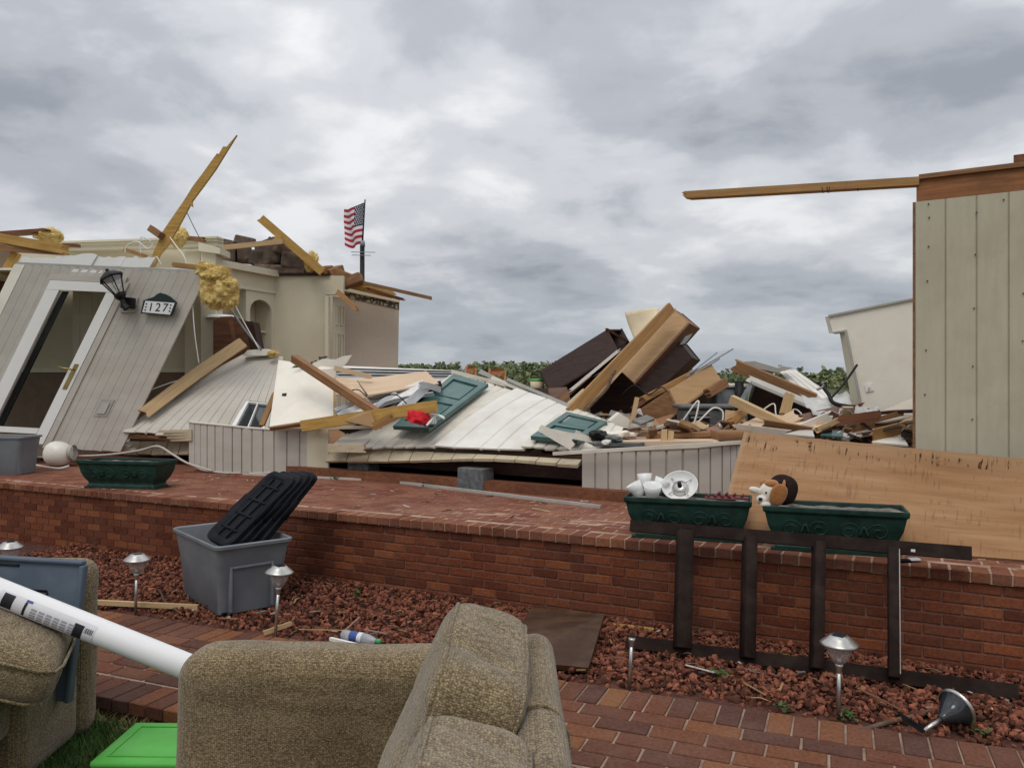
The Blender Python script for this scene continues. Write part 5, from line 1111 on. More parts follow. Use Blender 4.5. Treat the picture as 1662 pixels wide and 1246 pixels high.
outline('dark_shingles', [(1214, 695), (1220, 645), (1226, 626), (1252, 636), (1300, 655), (1345, 672), (1400, 676), (1400, 700), (1245, 704)], 9.0, .1, 'wood_dark', label='dark brown shingle mass widened as dark fill below the dirty white gutter', cat='shingles')  # shingles, widened as an added dark fill where ground showed through
plank('light_stud', (1187, 648, 7.7), (1289, 697, 7.2), .06, .085, 'pine_pale', 'light new stud lying across the pale plywood sheet', 'beam', .0, .02, roll=.5)
plank('light_stud', (1273, 672, 7.75), (1281, 643, 7.8), .06, .085, 'pine_pale', 'short light stud standing upright behind the pale plywood sheet', 'stud', .0, .03)
plank('light_stud', (1187, 684, 7.6), (1210, 664, 7.8), .07, .07, 'pine', 'short brown stud leaning near the dark tote', 'stud', .02, .02)
slab('flat_plywood', [W(1190, 694, 7.3), W(1328, 696, 6.95), W(1378, 673, 7.5), W(1236, 673, 7.9)], .02, 'pale_ply', label='pale plywood sheet lying flat over the rubble', cat='plywood')
plank('plywood_edge', (1328, 697, 6.93), (1377, 674, 7.4), .02, .05, 'pine_pale', 'split pale strip along the edge of the flat plywood', 'board', .05, .1)
plank('plywood_prop', (1190, 697, 7.28), (1262, 697, 7.2), .1, .035, 'wood_brown', 'brown board propping the front of the flat plywood', 'board')
slab('tan_triangle', [W(1176, 692, 7.6), W(1215, 692, 7.5), W(1205, 668, 7.8), W(1177, 665, 7.9)], .02, 'tan_board', label='tan board scrap beside the dark tote', cat='board')
rbox('brown_wood_block', W(1164, 716, 7.0), W(1207, 697, 7.25), .006, 'wood_brown', None, 1); tag(bpy.data.objects['brown_wood_block'], 'red-brown wood block on top of the ribbed skirting by the plywood', 'block')
plank('floor_board', (985, 717, 7.75), (1165, 716, 7.1), .4, .04, 'pale_ply', 'pale floor board along the top of the ribbed skirting', 'board', .05, .05)
plank('floor_board', (1000, 706, 8.1), (1200, 700, 7.3), .5, .04, 'wood_brown', 'brown floor board behind the ribbed skirting', 'board', .1, .1)
plank('floor_board', (1030, 712, 7.8), (1080, 712, 7.7), .3, .06, 'paper', 'pinkish board on the floor edge behind the skirting', 'board', .1, .1)
plank('small_stake', (1077, 724, 7.25), (1078, 697, 7.3), .03, .05, 'pine_pale', 'pale stake end poking up behind the ribbed skirting', 'stake')
plank('small_stake', (1087, 724, 7.22), (1089, 700, 7.3), .03, .05, 'pine_pale', 'second pale stake end poking up behind the ribbed skirting', 'stake')
def crumple(name, px, py, Y, dims, m, label, cat, seed, amp=.4):
    def fn(v): d = 1 + amp * noise.noise(v * 18 + Vector((seed, 0, 0))) + amp * .5 * noise.noise(v * 40); return v * d
    return tag(pillow(name, dims, rot(W(px, py, Y), 0, 0, seed), m, None, 2.4, 14, .01, fn), label, cat)
crumple('black_cloth', 974, 706, 7.55, (.2, .14, .1), 'black', 'crumpled black cloth on the edge of the fallen wall', 'cloth', 1.0)
crumple('black_cloth', 992, 711, 7.5, (.24, .12, .06), 'tote_dark', 'dark grey rag beside the crumpled black cloth', 'cloth', 2.2)
crumple('white_paper', 1004, 705, 7.7, (.3, .16, .07), 'drywall', 'crumpled white paper beside the crumpled black cloth', 'paper', 3.1)
crumple('white_paper', 985, 718, 7.45, (.16, .1, .06), 'siding_back', 'small white paper wad at the end of the ribbed skirting', 'paper', 4.4)
plank('grey_board', (975, 720, 7.6), (1050, 719, 7.35), .3, .03, 'tote_dark', 'dark grey flat board beside the crumpled rag', 'board')

# standing cream wall fragment and siding wall with the top plate
tw = thing('cream_wall_fragment', 'tilted cream wall fragment with a door cut-out and light switch', 'wall', W(1440, 690, 8.4))
pts = [(1352, 540), (1345, 513), (1482, 485), (1485, 700), (1405, 700), (1372, 538)]
def fy(px): return 8.4 - .35 * (px - 1352) / 100
outline('drywall_sheet', pts, 8.4, .10, 'drywall', tw, tilt=-.35)
def fq(p, d): return [W(x, y, fy(x) - d) for x, y in p]
slab('top_edge', fq([(1344, 514.5), (1483, 486), (1483, 483), (1344, 511)], .02), .14, 'vent_grey', tw)
slab('jamb', [W(1390, 700, fy(1404) + .12), W(1404, 700, fy(1404) - .01), W(1371, 538, fy(1371) - .01), W(1363, 541, fy(1371) + .1)], .02, 'cream_trim', tw)
slab('jamb_edge', fq([(1404.5, 700), (1408, 700), (1374, 535), (1371, 537)], .02), .05, 'vent_grey', tw)
slab('head_edge', fq([(1351, 541), (1372, 538), (1373, 535), (1351, 538.5)], .02), .15, 'vent_grey', tw)
sw = slab('switch_plate', fq([(1406, 636), (1418, 634), (1415, 622), (1403, 624)], .015), .012, 'white_paint', tw)
slab('switch_toggle', fq([(1409, 632), (1412, 631), (1411, 627), (1408.5, 628)], .03), .014, 'cream_trim', sw)
hw = thing('standing_wall', 'standing cream grooved panel wall with exposed header beam on top', 'wall', hpt(1560, FZ))
zb = lambda px: FZ
Wt = 3.085
a = hpt(1486, 0); b = a + HD * 3.4
def HS(u, v): p = a.lerp(b, u); return Vector((p.x, p.y, TZ + .01 + (Wt - TZ - .01) * v))
Lw = (b - a).length; ng = max(2, round(Lw / .206))
sheet('panel_siding', HS, ribs(ng, .011, .055), 6, 't111', .016, hw)
hb = prism('header_beam', [a + HN * .012 + HD * .005, b + HN * .012, b + HN * .05, a + HN * .05 + HD * .005], Wt + .006, Wt + .17, 'wood_red', hw)
MATS['header'] = mat('header', (0.33, 0.14, 0.055), (0.22, 0.085, 0.032), scale=(3, 3, 40), rough=.7, bump=.2, dirt=(.1, .045, .02), dscale=2.2, damt=.7); hb.data.materials[0] = MATS['header']
prism('cap_board', [hpt(1645, 0, -.01), b - HN * .01, b + HN * .12, hpt(1645, 0, .12)], Wt + .205, Wt + .26, 'wood_red', hw)
prism('edge_batten', [a - HD * .02 + HN * .0, a - HD * .003, a - HD * .003 + HN * .1, a - HD * .02 + HN * .1], .74, Wt + .0, 'wood_brown', hw)
prism('stud', [a + HN * .03 + HD * .01, a + HN * .03 + HD * .05, a + HN * .12 + HD * .05, a + HN * .12 + HD * .01], .74, Wt, 'pine', hw)
p0 = W(1121, 317.5, 6.9); p1 = hpt(1492, zy(294, hs(1492)) - .0, .03)
tp = plank('top_plate', p0, p1, .085, .062, 'pine', j0=.07, parent=hw); 
plank('top_plate', hpt(1492, Wt + .187, .03), b + HN * .03 + Vector((0, 0, Wt + .187)), .085, .034, 'wood_brown', parent=hw)
mb = MB()
for px in (1334, 1342, 1346, 1392, 1394): 
    c = W(px, 303.5 - (px - 1334) * .06, 6.2); mb.tube([c, c + Vector((U(-.01, .01), 0, -.05))], .003, 5)
mb.tube([p0, p0 + Vector((-.07, 0, .005))], .004, 5); mb.build('nail', 'black', hw)
mb = MB()
for px, py in ((1507, 331), (1508, 353), (1507, 400), (1505, 456), (1503, 568), (1501, 640), (1585, 345), (1583, 413), (1581, 500), (1579, 594), (1578, 680), (1629, 324), (1661, 476), (1660, 553)):
    Y = hs(px) - .012; c = W(px, py, Y); mb.obox(c, (HD, HN, Vector((0, 0, 1))), (.0045, .004, .004))
mb.build('nail_head', 'black', hw)

# rubble between the plywood and the cream fragment
def rubble_fill():
    mb = MB()
    def top(px):                         # silhouette height of the heap
        pts = [(640, 640), (740, 640), (850, 668), (925, 672), (960, 668), (1040, 668), (1110, 680), (1190, 684), (1240, 686), (1300, 688), (1340, 688), (1380, 684), (1440, 678), (1490, 668), (1560, 690)]
        for (x0, y0), (x1, y1) in zip(pts, pts[1:]):
            if x0 <= px <= x1: return y0 + (y1 - y0) * (px - x0) / (x1 - x0)
        return 700
    n = 0
    while n < 1500:
        px = U(880, 1500) if R() < .88 else U(600, 880); Y = hs(px) + (U(1.5, 2.8) if px < 1030 else U(.45, 2.6)); zt = zy(top(px), Y) - .05
        if zt < FZ: continue
        z = U(FZ, zt); c = Vector(((px - CX) / F * Y, Y, z)); n += 1
        x = Vector((U(-1, 1), U(-1, 1), U(-.35, .35))).normalized(); y = Vector((U(-.5, .5), U(-.5, .5), 1)); y = (y - x * y.dot(x)).normalized()
        mb.obox(c, (x, y, x.cross(y)), (U(.03, .2), U(.006, .02), U(.015, .07)))
    tag(stuff(mb.build('rubble', 'rubble', norm=False)), 'small mixed rubble filling the collapsed house floor', 'rubble')
rubble_fill()
BB_ = 'splintered %s board lying loose in the rubble before the cream wall fragment'
CW = {'wood_brown': 'brown', 'pine': 'orange pine', 'wood_mid': 'dark reddish', 'wood_red': 'dark red', 'pale_ply': 'pale plywood', 'grey_metal': 'slate grey', 'siding_back': 'white painted', 'paper': 'pinkish hardboard'}
for i in range(26):
    mm_ = random.choice(list(CW)); px = U(1200, 1480); py = U(668, 712) if px > 1330 else U(690, 712); Y = hs(px) + U(.5, 1.3); an = U(-.6, .5); l = U(30, 85)
    plank('splintered_board', (px - l / 2 * cos(an), py - l / 2 * sin(an), Y), (px + l / 2 * cos(an), py + l / 2 * sin(an), Y + U(-.25, .25)), .02, U(.04, .16), mm_, BB_ % CW[mm_], 'board', .04, .08, roll=U(-.9, .9), group='splintered boards in the rubble')
slab('pink_board', [W(1362, 712, 6.8), W(1410, 705, 6.7), W(1440, 670, 7.2), W(1395, 690, 7.2)], .015, 'paper', label='pinkish brown hardboard sloping in the rubble by the cream wall fragment', cat='board')
slab('pink_board', [W(1400, 690, 6.9), W(1482, 675, 6.7), W(1482, 645, 7.2), W(1435, 665, 7.2)], .015, 'paper', label='pinkish hardboard leaning on the standing panel wall edge', cat='board')
slab('white_plate_scrap', [W(1415, 717, 6.6), W(1474, 722, 6.4), W(1462, 702, 6.7), W(1430, 702, 6.8)], .015, 'drywall', label='white plaster scrap lying behind the plywood top edge', cat='drywall')
slab('teal_scrap', [W(1332, 705, 6.8), W(1366, 708, 6.7), W(1370, 698, 6.9), W(1345, 698, 7.0)], .015, 'shutter', label='small teal painted board behind the plywood top edge', cat='board')
slab('grey_scrap', [W(1272, 704, 6.9), W(1322, 708, 6.75), W(1318, 696, 6.95), W(1300, 697, 7.0)], .015, 'siding', label='small grey siding scrap behind the plywood top edge', cat='siding')
sheet('plastic_film', [W(1320, 675, 7.3), W(1385, 668, 7.2), W(1380, 640, 7.6), W(1298, 643, 7.8)], [(i / 14, U(-.03, .03)) for i in range(15)], 8, 'film', .003, smooth=True, jb=.05, jt=.04, bend=lambda u, v: .03 * sin(9 * v + 4 * u), label='crumpled clear plastic film on the rubble by the roof sheet', cat='plastic film')
sheet('plastic_film', [W(1378, 688, 7.0), W(1425, 672, 6.9), W(1428, 660, 7.1), W(1390, 658, 7.2)], [(i / 10, U(-.03, .03)) for i in range(11)], 6, 'film', .003, smooth=True, jb=.08, jt=.06, bend=lambda u, v: .03 * sin(9 * v + 4 * u), label='wad of clear plastic film below the light switch', cat='plastic film')
wire('bent_rod', [(1347, 648, 7.5), (1370, 622, 7.6), (1391, 592, 7.7)], .012, 'black', 'black rod bent upward in front of the cream wall fragment', 'rod')
wire('bent_rod', [(1330, 620, 7.6), (1345, 640, 7.5), (1355, 655, 7.4), (1395, 662, 7.2)], .02, 'black', 'thick black bent bar with a grey hook in the rubble', 'rod')
wire('grey_hook', [(1326, 632, 7.55), (1336, 627, 7.55), (1334, 620, 7.55)], .012, 'grey_metal', 'grey hook on the end of the thick bent bar', 'hook')
wire('bent_rod', [(1393, 675, 7.0), (1440, 669, 6.9), (1481, 667, 6.7)], .016, 'wood_dark', 'rusty dark rod lying level in the rubble by the panel wall', 'rod')
wire('bent_rod', [(1390, 674, 6.95), (1400, 686, 6.85), (1415, 698, 6.8)], .014, 'wood_dark', 'short rusty rod sloping down in the rubble', 'rod')
wire('bent_rod', [(1420, 689, 6.8), (1450, 687, 6.75), (1478, 685, 6.65)], .012, 'wood_dark', 'thin rusty rod below the level rusty rod', 'rod')
# big plywood sheet leaning on the house edge
PWS = quad_surf([Gz(1163, 872, TZ + .012), Gz(1800, 920.8, TZ + .012), W(1800, 759.4, 5.24), W(1208, 702, 6.7)])
pw = sheet('plywood_sheet', PWS, [(i / 24, 0.0) for i in range(25)], 16, 'plywood', .018, jt=.006, bend=lambda u, v: .012 * sin(3.1 * v) * sin(5 * u + 1), label='large weathered plywood sheet sloping from house edge down to the terrace', cat='plywood')
uv = pw.data.uv_layers.new(name='UVMap')
for lp in pw.data.loops: i = lp.vertex_index; uv.data[lp.index].uv = ((i % 25) / 24 * 2.9, (i // 25) / 16)

# ------------------------------------------------------------------ things on the terrace
def planter(px, py, length, rz, label, extra=None):
    c = Gz(px, py, TZ); t = thing('flower_planter', label, 'planter', c); M = rot(c, 0, 0, rz) @ Matrix.Diagonal((1, 1, 1.12, 1)); L = length
    def ring(l, d, z): return [M @ Vector((sx * l / 2, sy * d / 2, z)) for sx, sy in ((-1, -1), (1, -1), (1, 1), (-1, 1))]
    lv = [(L * .82, .24, 0), (L * .82, .24, .03), (L * .79, .215, .042), (L * .80, .22, .06), (L * .87, .265, .10), (L * .925, .295, .15), (L * .955, .31, .20), (L * .965, .315, .222), (L, .345, .232), (L, .345, .262), (L * .965, .315, .262), (L * .955, .305, .235)]
    vs = []; fs = []
    for l in lv: vs += ring(*l)
    for i in range(len(lv) - 1):
        for k in range(4): fs.append((i * 4 + k, i * 4 + (k + 1) % 4, (i + 1) * 4 + (k + 1) % 4, (i + 1) * 4 + k))
    fs.append((3, 2, 1, 0)); o = obj('planter_body', vs, fs, 'planter', t); fix_normals(o); bevel(o, .006, 2)
    for sx in (-1, 1):
        for sy in (-1, 1): MB().obox(M @ Vector((sx * L * .40, sy * .105, .006)), (M.to_3x3() @ Vector((1, 0, 0)), M.to_3x3() @ Vector((0, 1, 0)), Vector((0, 0, 1))), (.035, .022, .012)).build('foot', 'planter', t)
    n = 14; vs = []; fs = []
    for j in range(5):
        for i in range(n + 1): vs.append(M @ Vector(((i / n - .5) * L * .945, (j / 4 - .5) * .3, .236 + .012 * noise.noise(Vector((i * .9, j * 1.3, px))))))
    for j in range(4):
        for i in range(n): a = j * (n + 1) + i; fs.append((a, a + 1, a + n + 2, a + n + 1))
    obj('potting_soil', vs, fs, 'planter_soil', t, True)
    # scroll relief on the front
    for cx_ in (-.30, -.1, .1, .30):
        sg = 1 if cx_ in (-.30, .1) else -1; pts = []
        for k in range(22):
            a = k * .42; r = .052 * (1 - k / 26); pts.append(M @ Vector((cx_ * L + sg * r * cos(a) * 1.25, -.137 - .15 * (.135 + r * sin(a) - .08) , .14 + r * sin(a))))
        MB().tube(pts, .005, 5).build('scroll_relief', 'planter', t, True)
        MB().tube([M @ Vector((cx_ * L + sg * (.06 + .05 * k / 8), -.137 - .15 * (.05 + .05 * sin(k * .4)), .115 + .05 * sin(k * .4))) for k in range(9)], [.003 + .001 * k for k in range(9)], 5).build('scroll_leaf', 'planter', t, True)
    for sx in (-.35, -.02, .42):
        if R() < .8:
            q = M @ Vector((sx * L, -.165, .262)); mb = MB(); ex_ = M.to_3x3() @ Vector((1, 0, 0)); ey_ = M.to_3x3() @ Vector((0, 1, 0))
            ring_ = [q + ex_ * U(.03, .055) * cos(a) + ey_ * U(.01, .014) * sin(a) + Vector((0, 0, .0025)) for a in [k * pi / 5 for k in range(10)]]; mb.add(ring_, [tuple(range(10))]); mb.build('rim_chip', 'chip', t, norm=False)
    return t, M
planter(207, 791, .95, -.20, 'dark green scroll planter alone on the brick terrace before the fallen siding')
pa, MA = planter(1117, 872, .86, AW + .16, 'dark green planter holding white lamp shades and red plastic bits')
pb_, MB2 = planter(1352, 893, .86, AW + .12, 'dark green chipped planter with a plush dog on its rim')
def inpl(M, x, y, z): return M @ Vector((x, y, z))
# lamp shades in the planter
sh = thing('frosted_lamp_shades', 'cluster of white frosted lamp shades standing in the planter', 'lamp shade', inpl(MA, -.29, 0, .25))
for (x, y, z, ax, r) in ((-.33, -.02, .25, (-.55, -.1, .8), .052), (-.25, -.03, .24, (.1, -.35, .95), .06), (-.225, .05, .27, (.45, .1, .9), .05), (-.31, .07, .29, (-.1, .2, 1), .05)):
    up_ = (MA.to_3x3() @ Vector(ax)).normalized(); xx = up_.orthogonal().normalized(); yy = up_.cross(xx)
    o = MB().lathe([(.018, 0), (.034, .004), (r * .78, .03), (r * .95, .06), (r * 1.1, .105)], inpl(MA, x, y, z), 20, (xx, yy, up_)).build('shade', 'frosted', sh, True); solidify(o, .004)
fx = thing('white_light_fixture', 'round white light fixture tipped up in the planter beside the lamp shades', 'light fixture', inpl(MA, -.05, .02, .26))
up_ = (MA.to_3x3() @ Vector((-.05, -.75, .62))).normalized(); xx = Vector((1, 0, 0)); xx = (xx - up_ * xx.dot(up_)).normalized(); yy = up_.cross(xx); fc = inpl(MA, -.06, .04, .31)
o = MB().lathe([(.001, -.03), (.06, -.03), (.1, -.015), (.125, .02), (.128, .026)], fc, 32, (xx, yy, up_)).build('dish', 'white_paint', fx, True); solidify(o, .004)
MB().lathe([(.001, .012), (.05, .012), (.056, -.002), (.06, -.02)], fc, 20, (xx, yy, up_)).build('socket_ring', 'steel', fx, True)
MB().tube([fc, fc + up_ * .05], [.018, .014], 8).build('socket', 'black', fx, True)
for k in range(4): a = k * pi / 2 + .5; MB().tube([fc + (xx * cos(a) + yy * sin(a)) * .05 + up_ * .01, fc + (xx * cos(a) + yy * sin(a)) * .1 + up_ * .0], .004, 5).build('bracket', 'steel', fx, True)
for i, (x, y, rz, l, lab) in enumerate(((.22, -.06, .2, .2, 'dark red plastic tile holder lying on the planter soil'), (.30, .03, -.1, .22, 'second dark red plastic piece sticking out over the planter end'))):
    t = thing('red_plastic_piece', lab, 'plastic piece', inpl(MA, x, y, .26)); M = MA @ rot((x, y, .268), 0, .05, rz)
    rbox('tray', (-l / 2, -.04, -.012), (l / 2, .04, .0), .004, 'red_plastic', t, 1, M=M)
    for k in range(4): rbox('bar', (-l / 2 + .01 + k * l / 4.2, -.035, .0), (-l / 2 + .025 + k * l / 4.2, .035, .018), .003, 'red_plastic', t, 1, M=M)
crumple('grey_clod', 0, 0, 1, (.01, .01, .01), 'planter_soil', 'x', 'x', 1); bpy.data.objects.remove(bpy.data.objects['grey_clod'])
# plush dog, lying on its side over the planter rim
def dog():
    t = thing('plush_dog', 'small brown and white plush dog slumped on the planter rim', 'plush toy', inpl(MB2, -.33, -.05, .26)); B = MB2 @ rot((-.33, -.04, .335), 0, 0, .15)
    pillow('body', (.19, .16, .17), B @ rot((.045, .03, 0), 0, .2, 0), 'toy_dark', t, p=2.2, n=14, lump=.012)
    pillow('head', (.13, .12, .125), B @ rot((-.055, -.03, -.012)), 'toy_white', t, p=2.2, n=12, lump=.008)
    pillow('muzzle', (.075, .075, .055), B @ rot((-.112, -.062, -.045)), 'toy_white', t, p=2.2, n=8, lump=.006)
    pillow('nose', (.026, .022, .02), B @ rot((-.128, -.102, -.038)), 'black', t, p=2.2, n=6)
    pillow('ear', (.105, .035, .13), B @ rot((-.015, -.095, -.012), .15, .35, .1), 'toy_tan', t, p=2.3, n=8, lump=.006)
    pillow('ear', (.06, .05, .045), B @ rot((-.09, .01, .045), 0, -.3, .1), 'toy_tan', t, p=2.3, n=8, lump=.004)
    pillow('forehead_patch', (.09, .08, .05), B @ rot((-.045, -.045, .045)), 'toy_tan', t, p=2.2, n=8)
    pillow('collar', (.03, .15, .15), B @ rot((.012, -.01, -.005), 0, .2, 0), 'toy_tan', t, p=2.3, n=8)
    pillow('paw', (.09, .045, .04), B @ rot((-.15, -.045, .005), 0, .25, .2), 'toy_white', t, p=2.2, n=8, lump=.006); pillow('paw', (.07, .05, .035), B @ rot((-.09, -.085, -.07), 0, 0, .3), 'toy_white', t, p=2.2, n=8)
    pillow('eye', (.013, .013, .013), B @ rot((-.092, -.084, -.002)), 'black', t, p=2.0, n=5)
dog()
rm = thing('remote_control', 'silver and black remote control lying on the brick coping', 'remote', Gz(1478, 912, TZ)); M = rot(Gz(1474, 912, TZ), 0, 0, .1)
rbox('body', (-.09, -.022, .002), (.05, .022, .02), .008, 'black_plastic', rm, 2, M=M); rbox('battery_end', (.0, -.024, .004), (.075, .024, .026), .012, 'remote', rm, 3, M=M)
# white globe and grey tub far along the terrace
gl = thing('white_globe', 'white lamp globe lying on its side on the terrace beside a cable', 'lamp globe', Gz(95, 757, TZ)); g0 = Gz(95, 757, TZ) + Vector((0, 0, .165))
pillow('globe', (.36, .33, .33), rot(g0, 0, .2, 0), 'globe', gl, p=2.1, n=14, lump=.003); MB().lathe([(.09, 0), (.1, .02), (.1, .05)], g0 + Vector((.15, 0, .02)), 18, (Vector((0, 1, 0)), Vector((0, 0, 1)), Vector((1, 0, 0)))).build('globe_collar', 'vent_grey', gl, True)
o = wire('cable', [(50, 753, 10.1), (70, 757, 9.95), (95, 760, 9.85), (112, 756, 9.95)], .014, 'siding_back', 'thick pale cable on the terrace in front of the white globe')
tb = thing('grey_tub', 'grey plastic storage tub at the end of the terrace by the storm door', 'tub', Gz(-5, 770, TZ)); g0 = Gz(-10, 772, TZ)
MT = rot(g0 + Vector((0, .2, 0)))
def tub(t, M, L, Wd, Hh, m, taper=.82, wall=.012):
    def rr(l, w, z, r=.05, n=5):
        pts = []
        for cx_, cy_, a0 in ((l / 2 - r, w / 2 - r, 0), (-l / 2 + r, w / 2 - r, pi / 2), (-l / 2 + r, -w / 2 + r, pi), (l / 2 - r, -w / 2 + r, 1.5 * pi)):
            for k in range(n + 1): a = a0 + pi / 2 * k / n; pts.append(Vector((cx_ + r * cos(a), cy_ + r * sin(a), z)))
        return pts
    lv = [(taper, .0), (taper + .03, .012), (taper + (1 - taper) * .55, Hh * .62), (taper + (1 - taper) * .62, Hh * .66), (.985, Hh * .94), (1.04, Hh * .945), (1.045, Hh * .985), (1.02, Hh)]
    rings = [rr(L * k, Wd * k, z) for k, z in lv] + [rr(L * .985, Wd * .985, Hh * .985), rr(L * (taper + (1 - taper) * .5), Wd * (taper + (1 - taper) * .5), Hh * .6), rr(L * taper * .98, Wd * taper * .98, .02)]
    n = len(rings[0]); vs = [v for r in rings for v in r]; fs = []
    for i in range(len(rings) - 1):
        for k in range(n): fs.append((i * n + k, i * n + (k + 1) % n, (i + 1) * n + (k + 1) % n, (i + 1) * n + k))
    fs.append(tuple(reversed(range(n)))); fs.append(tuple((len(rings) - 1) * n + k for k in range(n)))
    o = obj('tub_body', vs, fs, m, t, True, M); md = o.modifiers.new('es', 'EDGE_SPLIT'); md.split_angle = radians(32); return o
tub(tb, MT, .66, .42, .46, 'grey_plastic')

# ------------------------------------------------------------------ rock bed: big tub with black lids
bc = Vector((-2.19, 6.14, .02)); BRZ = radians(-50)
bt = thing('grey_storage_tub', 'large grey storage tub on the lava rock holding stacked black lids', 'tub', bc); MBn = rot(bc, 0, 0, BRZ)
tub(bt, MBn, .98, .56, .53, 'grey_plastic', .80)
e3 = MBn.to_3x3()
for sx in (1,):                          # recessed end panel with its ribs
    for y0, y1, z0, z1 in ((-.175, -.155, .03, .36), (.135, .155, .03, .36), (-.155, .135, .34, .36)):
        rbox('end_rib', (.385, y0, z0), (.462, y1, z1), .006, 'grey_plastic', bt, 2, M=MBn)
rbox('foot_slot', (.36, -.215, .008), (.42, -.18, .03), .004, 'black_plastic', bt, 1, M=MBn)
# black lids standing in the tub
def lid(i, q, label):
    S = quad_surf(q); t = thing('black_tub_lid', label, 'lid', S(.5, 0)); w = (S(1, .5) - S(0, .5)).length; h = (S(.5, 1) - S(.5, 0)).length
    ex_ = (S(1, .5) - S(0, .5)).normalized(); ez_ = (S(.5, 1) - S(.5, 0)); ez_ = (ez_ - ex_ * ez_.dot(ex_)).normalized(); ny_ = ex_.cross(ez_)
    M = Matrix((ex_, ny_, ez_)).transposed().to_4x4(); M.translation = S(.5, .5)
    def rr(sx, sz, y, r=.075, n=6):
        pts = []
        for cx_, cz_, a0 in ((sx / 2 - r, sz / 2 - r, 0), (-sx / 2 + r, sz / 2 - r, pi / 2), (-sx / 2 + r, -sz / 2 + r, pi), (sx / 2 - r, -sz / 2 + r, 1.5 * pi)):
            for k in range(n + 1): a = a0 + pi / 2 * k / n; pts.append(Vector((cx_ + r * cos(a), y, cz_ + r * sin(a))))
        return pts
    rings = [rr(w, h, -.028), rr(w + .008, h + .008, -.028), rr(w + .004, h + .004, .012), rr(w - .02, h - .02, .02), rr(w - .09, h - .09, .018), rr(w - .12, h - .12, .004)]
    inner = [rr(w - .004, h - .004, -.028), rr(w - .008, h - .008, .008), rr(w - .03, h - .03, .014), rr(w - .1, h - .1, .012), rr(w - .128, h - .128, -.002)]
    n = len(rings[0]); allr = list(reversed(inner)) + rings; vs = [v for r in allr for v in r]; fs = []
    for a in range(len(allr) - 1):
        for k in range(n): fs.append((a * n + k, a * n + (k + 1) % n, (a + 1) * n + (k + 1) % n, (a + 1) * n + k))
    fs.append(tuple(reversed(range(n)))); fs.append(tuple((len(allr) - 1) * n + k for k in range(n)))
    o = obj('lid_shell', vs, fs, 'black_plastic', t, True, M); md = o.modifiers.new('es', 'EDGE_SPLIT'); md.split_angle = radians(35)
    for k in range(3):
        z = -h * .26 + h * .26 * k; rbox('cross_rib', (-w / 2 + .07, -.03, z - .009), (w / 2 - .07, -.001, z + .009), .003, 'black_plastic', t, 1, M=M)
    for k in (-1, 0, 1): rbox('long_rib', (k * w * .2 - .008, -.0295, -h / 2 + .07), (k * w * .2 + .008, -.0012, h / 2 - .07), .003, 'black_plastic', t, 1, M=M)
    for k in range(4):
        z = -h * .3 + h * .2 * k; rbox('moulded_bar', (-w / 2 + .065, .003, z - .012), (w / 2 - .065, .017, z + .009), .005, 'black_plastic', t, 1, M=M)
    for k in (-1, 1): rbox('moulded_spine', (k * w * .16 - .012, .003, -h / 2 + .065), (k * w * .16 + .009, .016, h / 2 - .065), .005, 'black_plastic', t, 1, M=M)
    for k in (-1, 1): rbox('latch_tab', (k * (w / 2 + .004) - .008, -.03, -.09), (k * (w / 2 + .004) + .008, .02, .09), .004, 'black_plastic', t, 1, M=M)
    return t
LIDL = ['foremost black tub lid with ribbed underside leaning in the grey storage tub', 'black tub lid nested directly behind the ribbed foremost lid', 'black tub lid third in the leaning stack of lids', 'rearmost black tub lid of the stack leaning toward the terrace']
for i in range(4):
    bl, br, tr, tl = W(340 + 15 * i, 862 + 1 * i, 6.12), W(384 + 15 * i, 884 - 3 * i, 5.90 + .06 * i), W(474 + 14 * i, 778 - 2 * i, 6.16), W(446 + 17 * i, 763 + i, 6.55)
    lid(i, [bl + (bl - tl) * .10, br + (br - tr) * .06, tr, tl], LIDL[i])

def solar(c, h, tilt, label, head=True, ax=None, grp=None):
    t = thing('solar_light' if head else 'solar_light_stake', label, 'garden light', c, grp); up_ = Vector(tilt).normalized(); xx = up_.orthogonal().normalized(); yy = up_.cross(xx); A = (xx, yy, up_)
    hh = h - .165 if head else h
    MB().tube([c - up_ * .03, c + up_ * hh], .0105, 12).build('stake_pole', 'steel', t, True)
    MB().lathe([(.0115, hh - .035), (.015, hh - .03), (.015, hh - .012), (.019, hh - .004), (.021, hh + .012), (.013, hh + .014)], c, 14, A).build('pole_collar', 'steel', t, True)
    if head:
        MB().lathe([(.018, hh + .012), (.03, hh + .02), (.055, hh + .06), (.066, hh + .105), (.066, hh + .112)], c, 20, A).build('lens', 'lamp_glass', t, True)
        MB().lathe([(.001, hh + .014), (.02, hh + .014), (.014, hh + .03), (.01, hh + .05), (.001, hh + .052)], c, 10, A).build('bulb_seat', 'steel', t, True)
        MB().lathe([(.05, hh + .104), (.092, hh + .108), (.096, hh + .114), (.088, hh + .122), (.055, hh + .148), (.048, hh + .156), (.001, hh + .158)], c, 28, A).build('cap', 'steel', t, True)
        q = [c + up_ * (hh + .1595) + xx * a * .027 + yy * b * .027 for a, b in ((-1, -1), (1, -1), (1, 1), (-1, 1))]; MB().add(q + [v + up_ * .003 for v in q], [(0, 1, 2, 3), (7, 6, 5, 4), (0, 4, 5, 1), (1, 5, 6, 2), (2, 6, 7, 3), (3, 7, 4, 0)]).build('solar_panel', 'glass_dark', t)
    return t
solar(Gz(220, 993, .01), .44, (.03, 0, 1), 'silver solar garden light in front of the pale wood slat')
solar(Gz(447, 1030, .01), .475, (.065, 0, 1), 'silver solar garden light standing in front of the grey storage tub')
solar(Gz(1361, 1163, .0), .425, (.01, 0, 1), 'silver solar garden light in front of the dark railing')
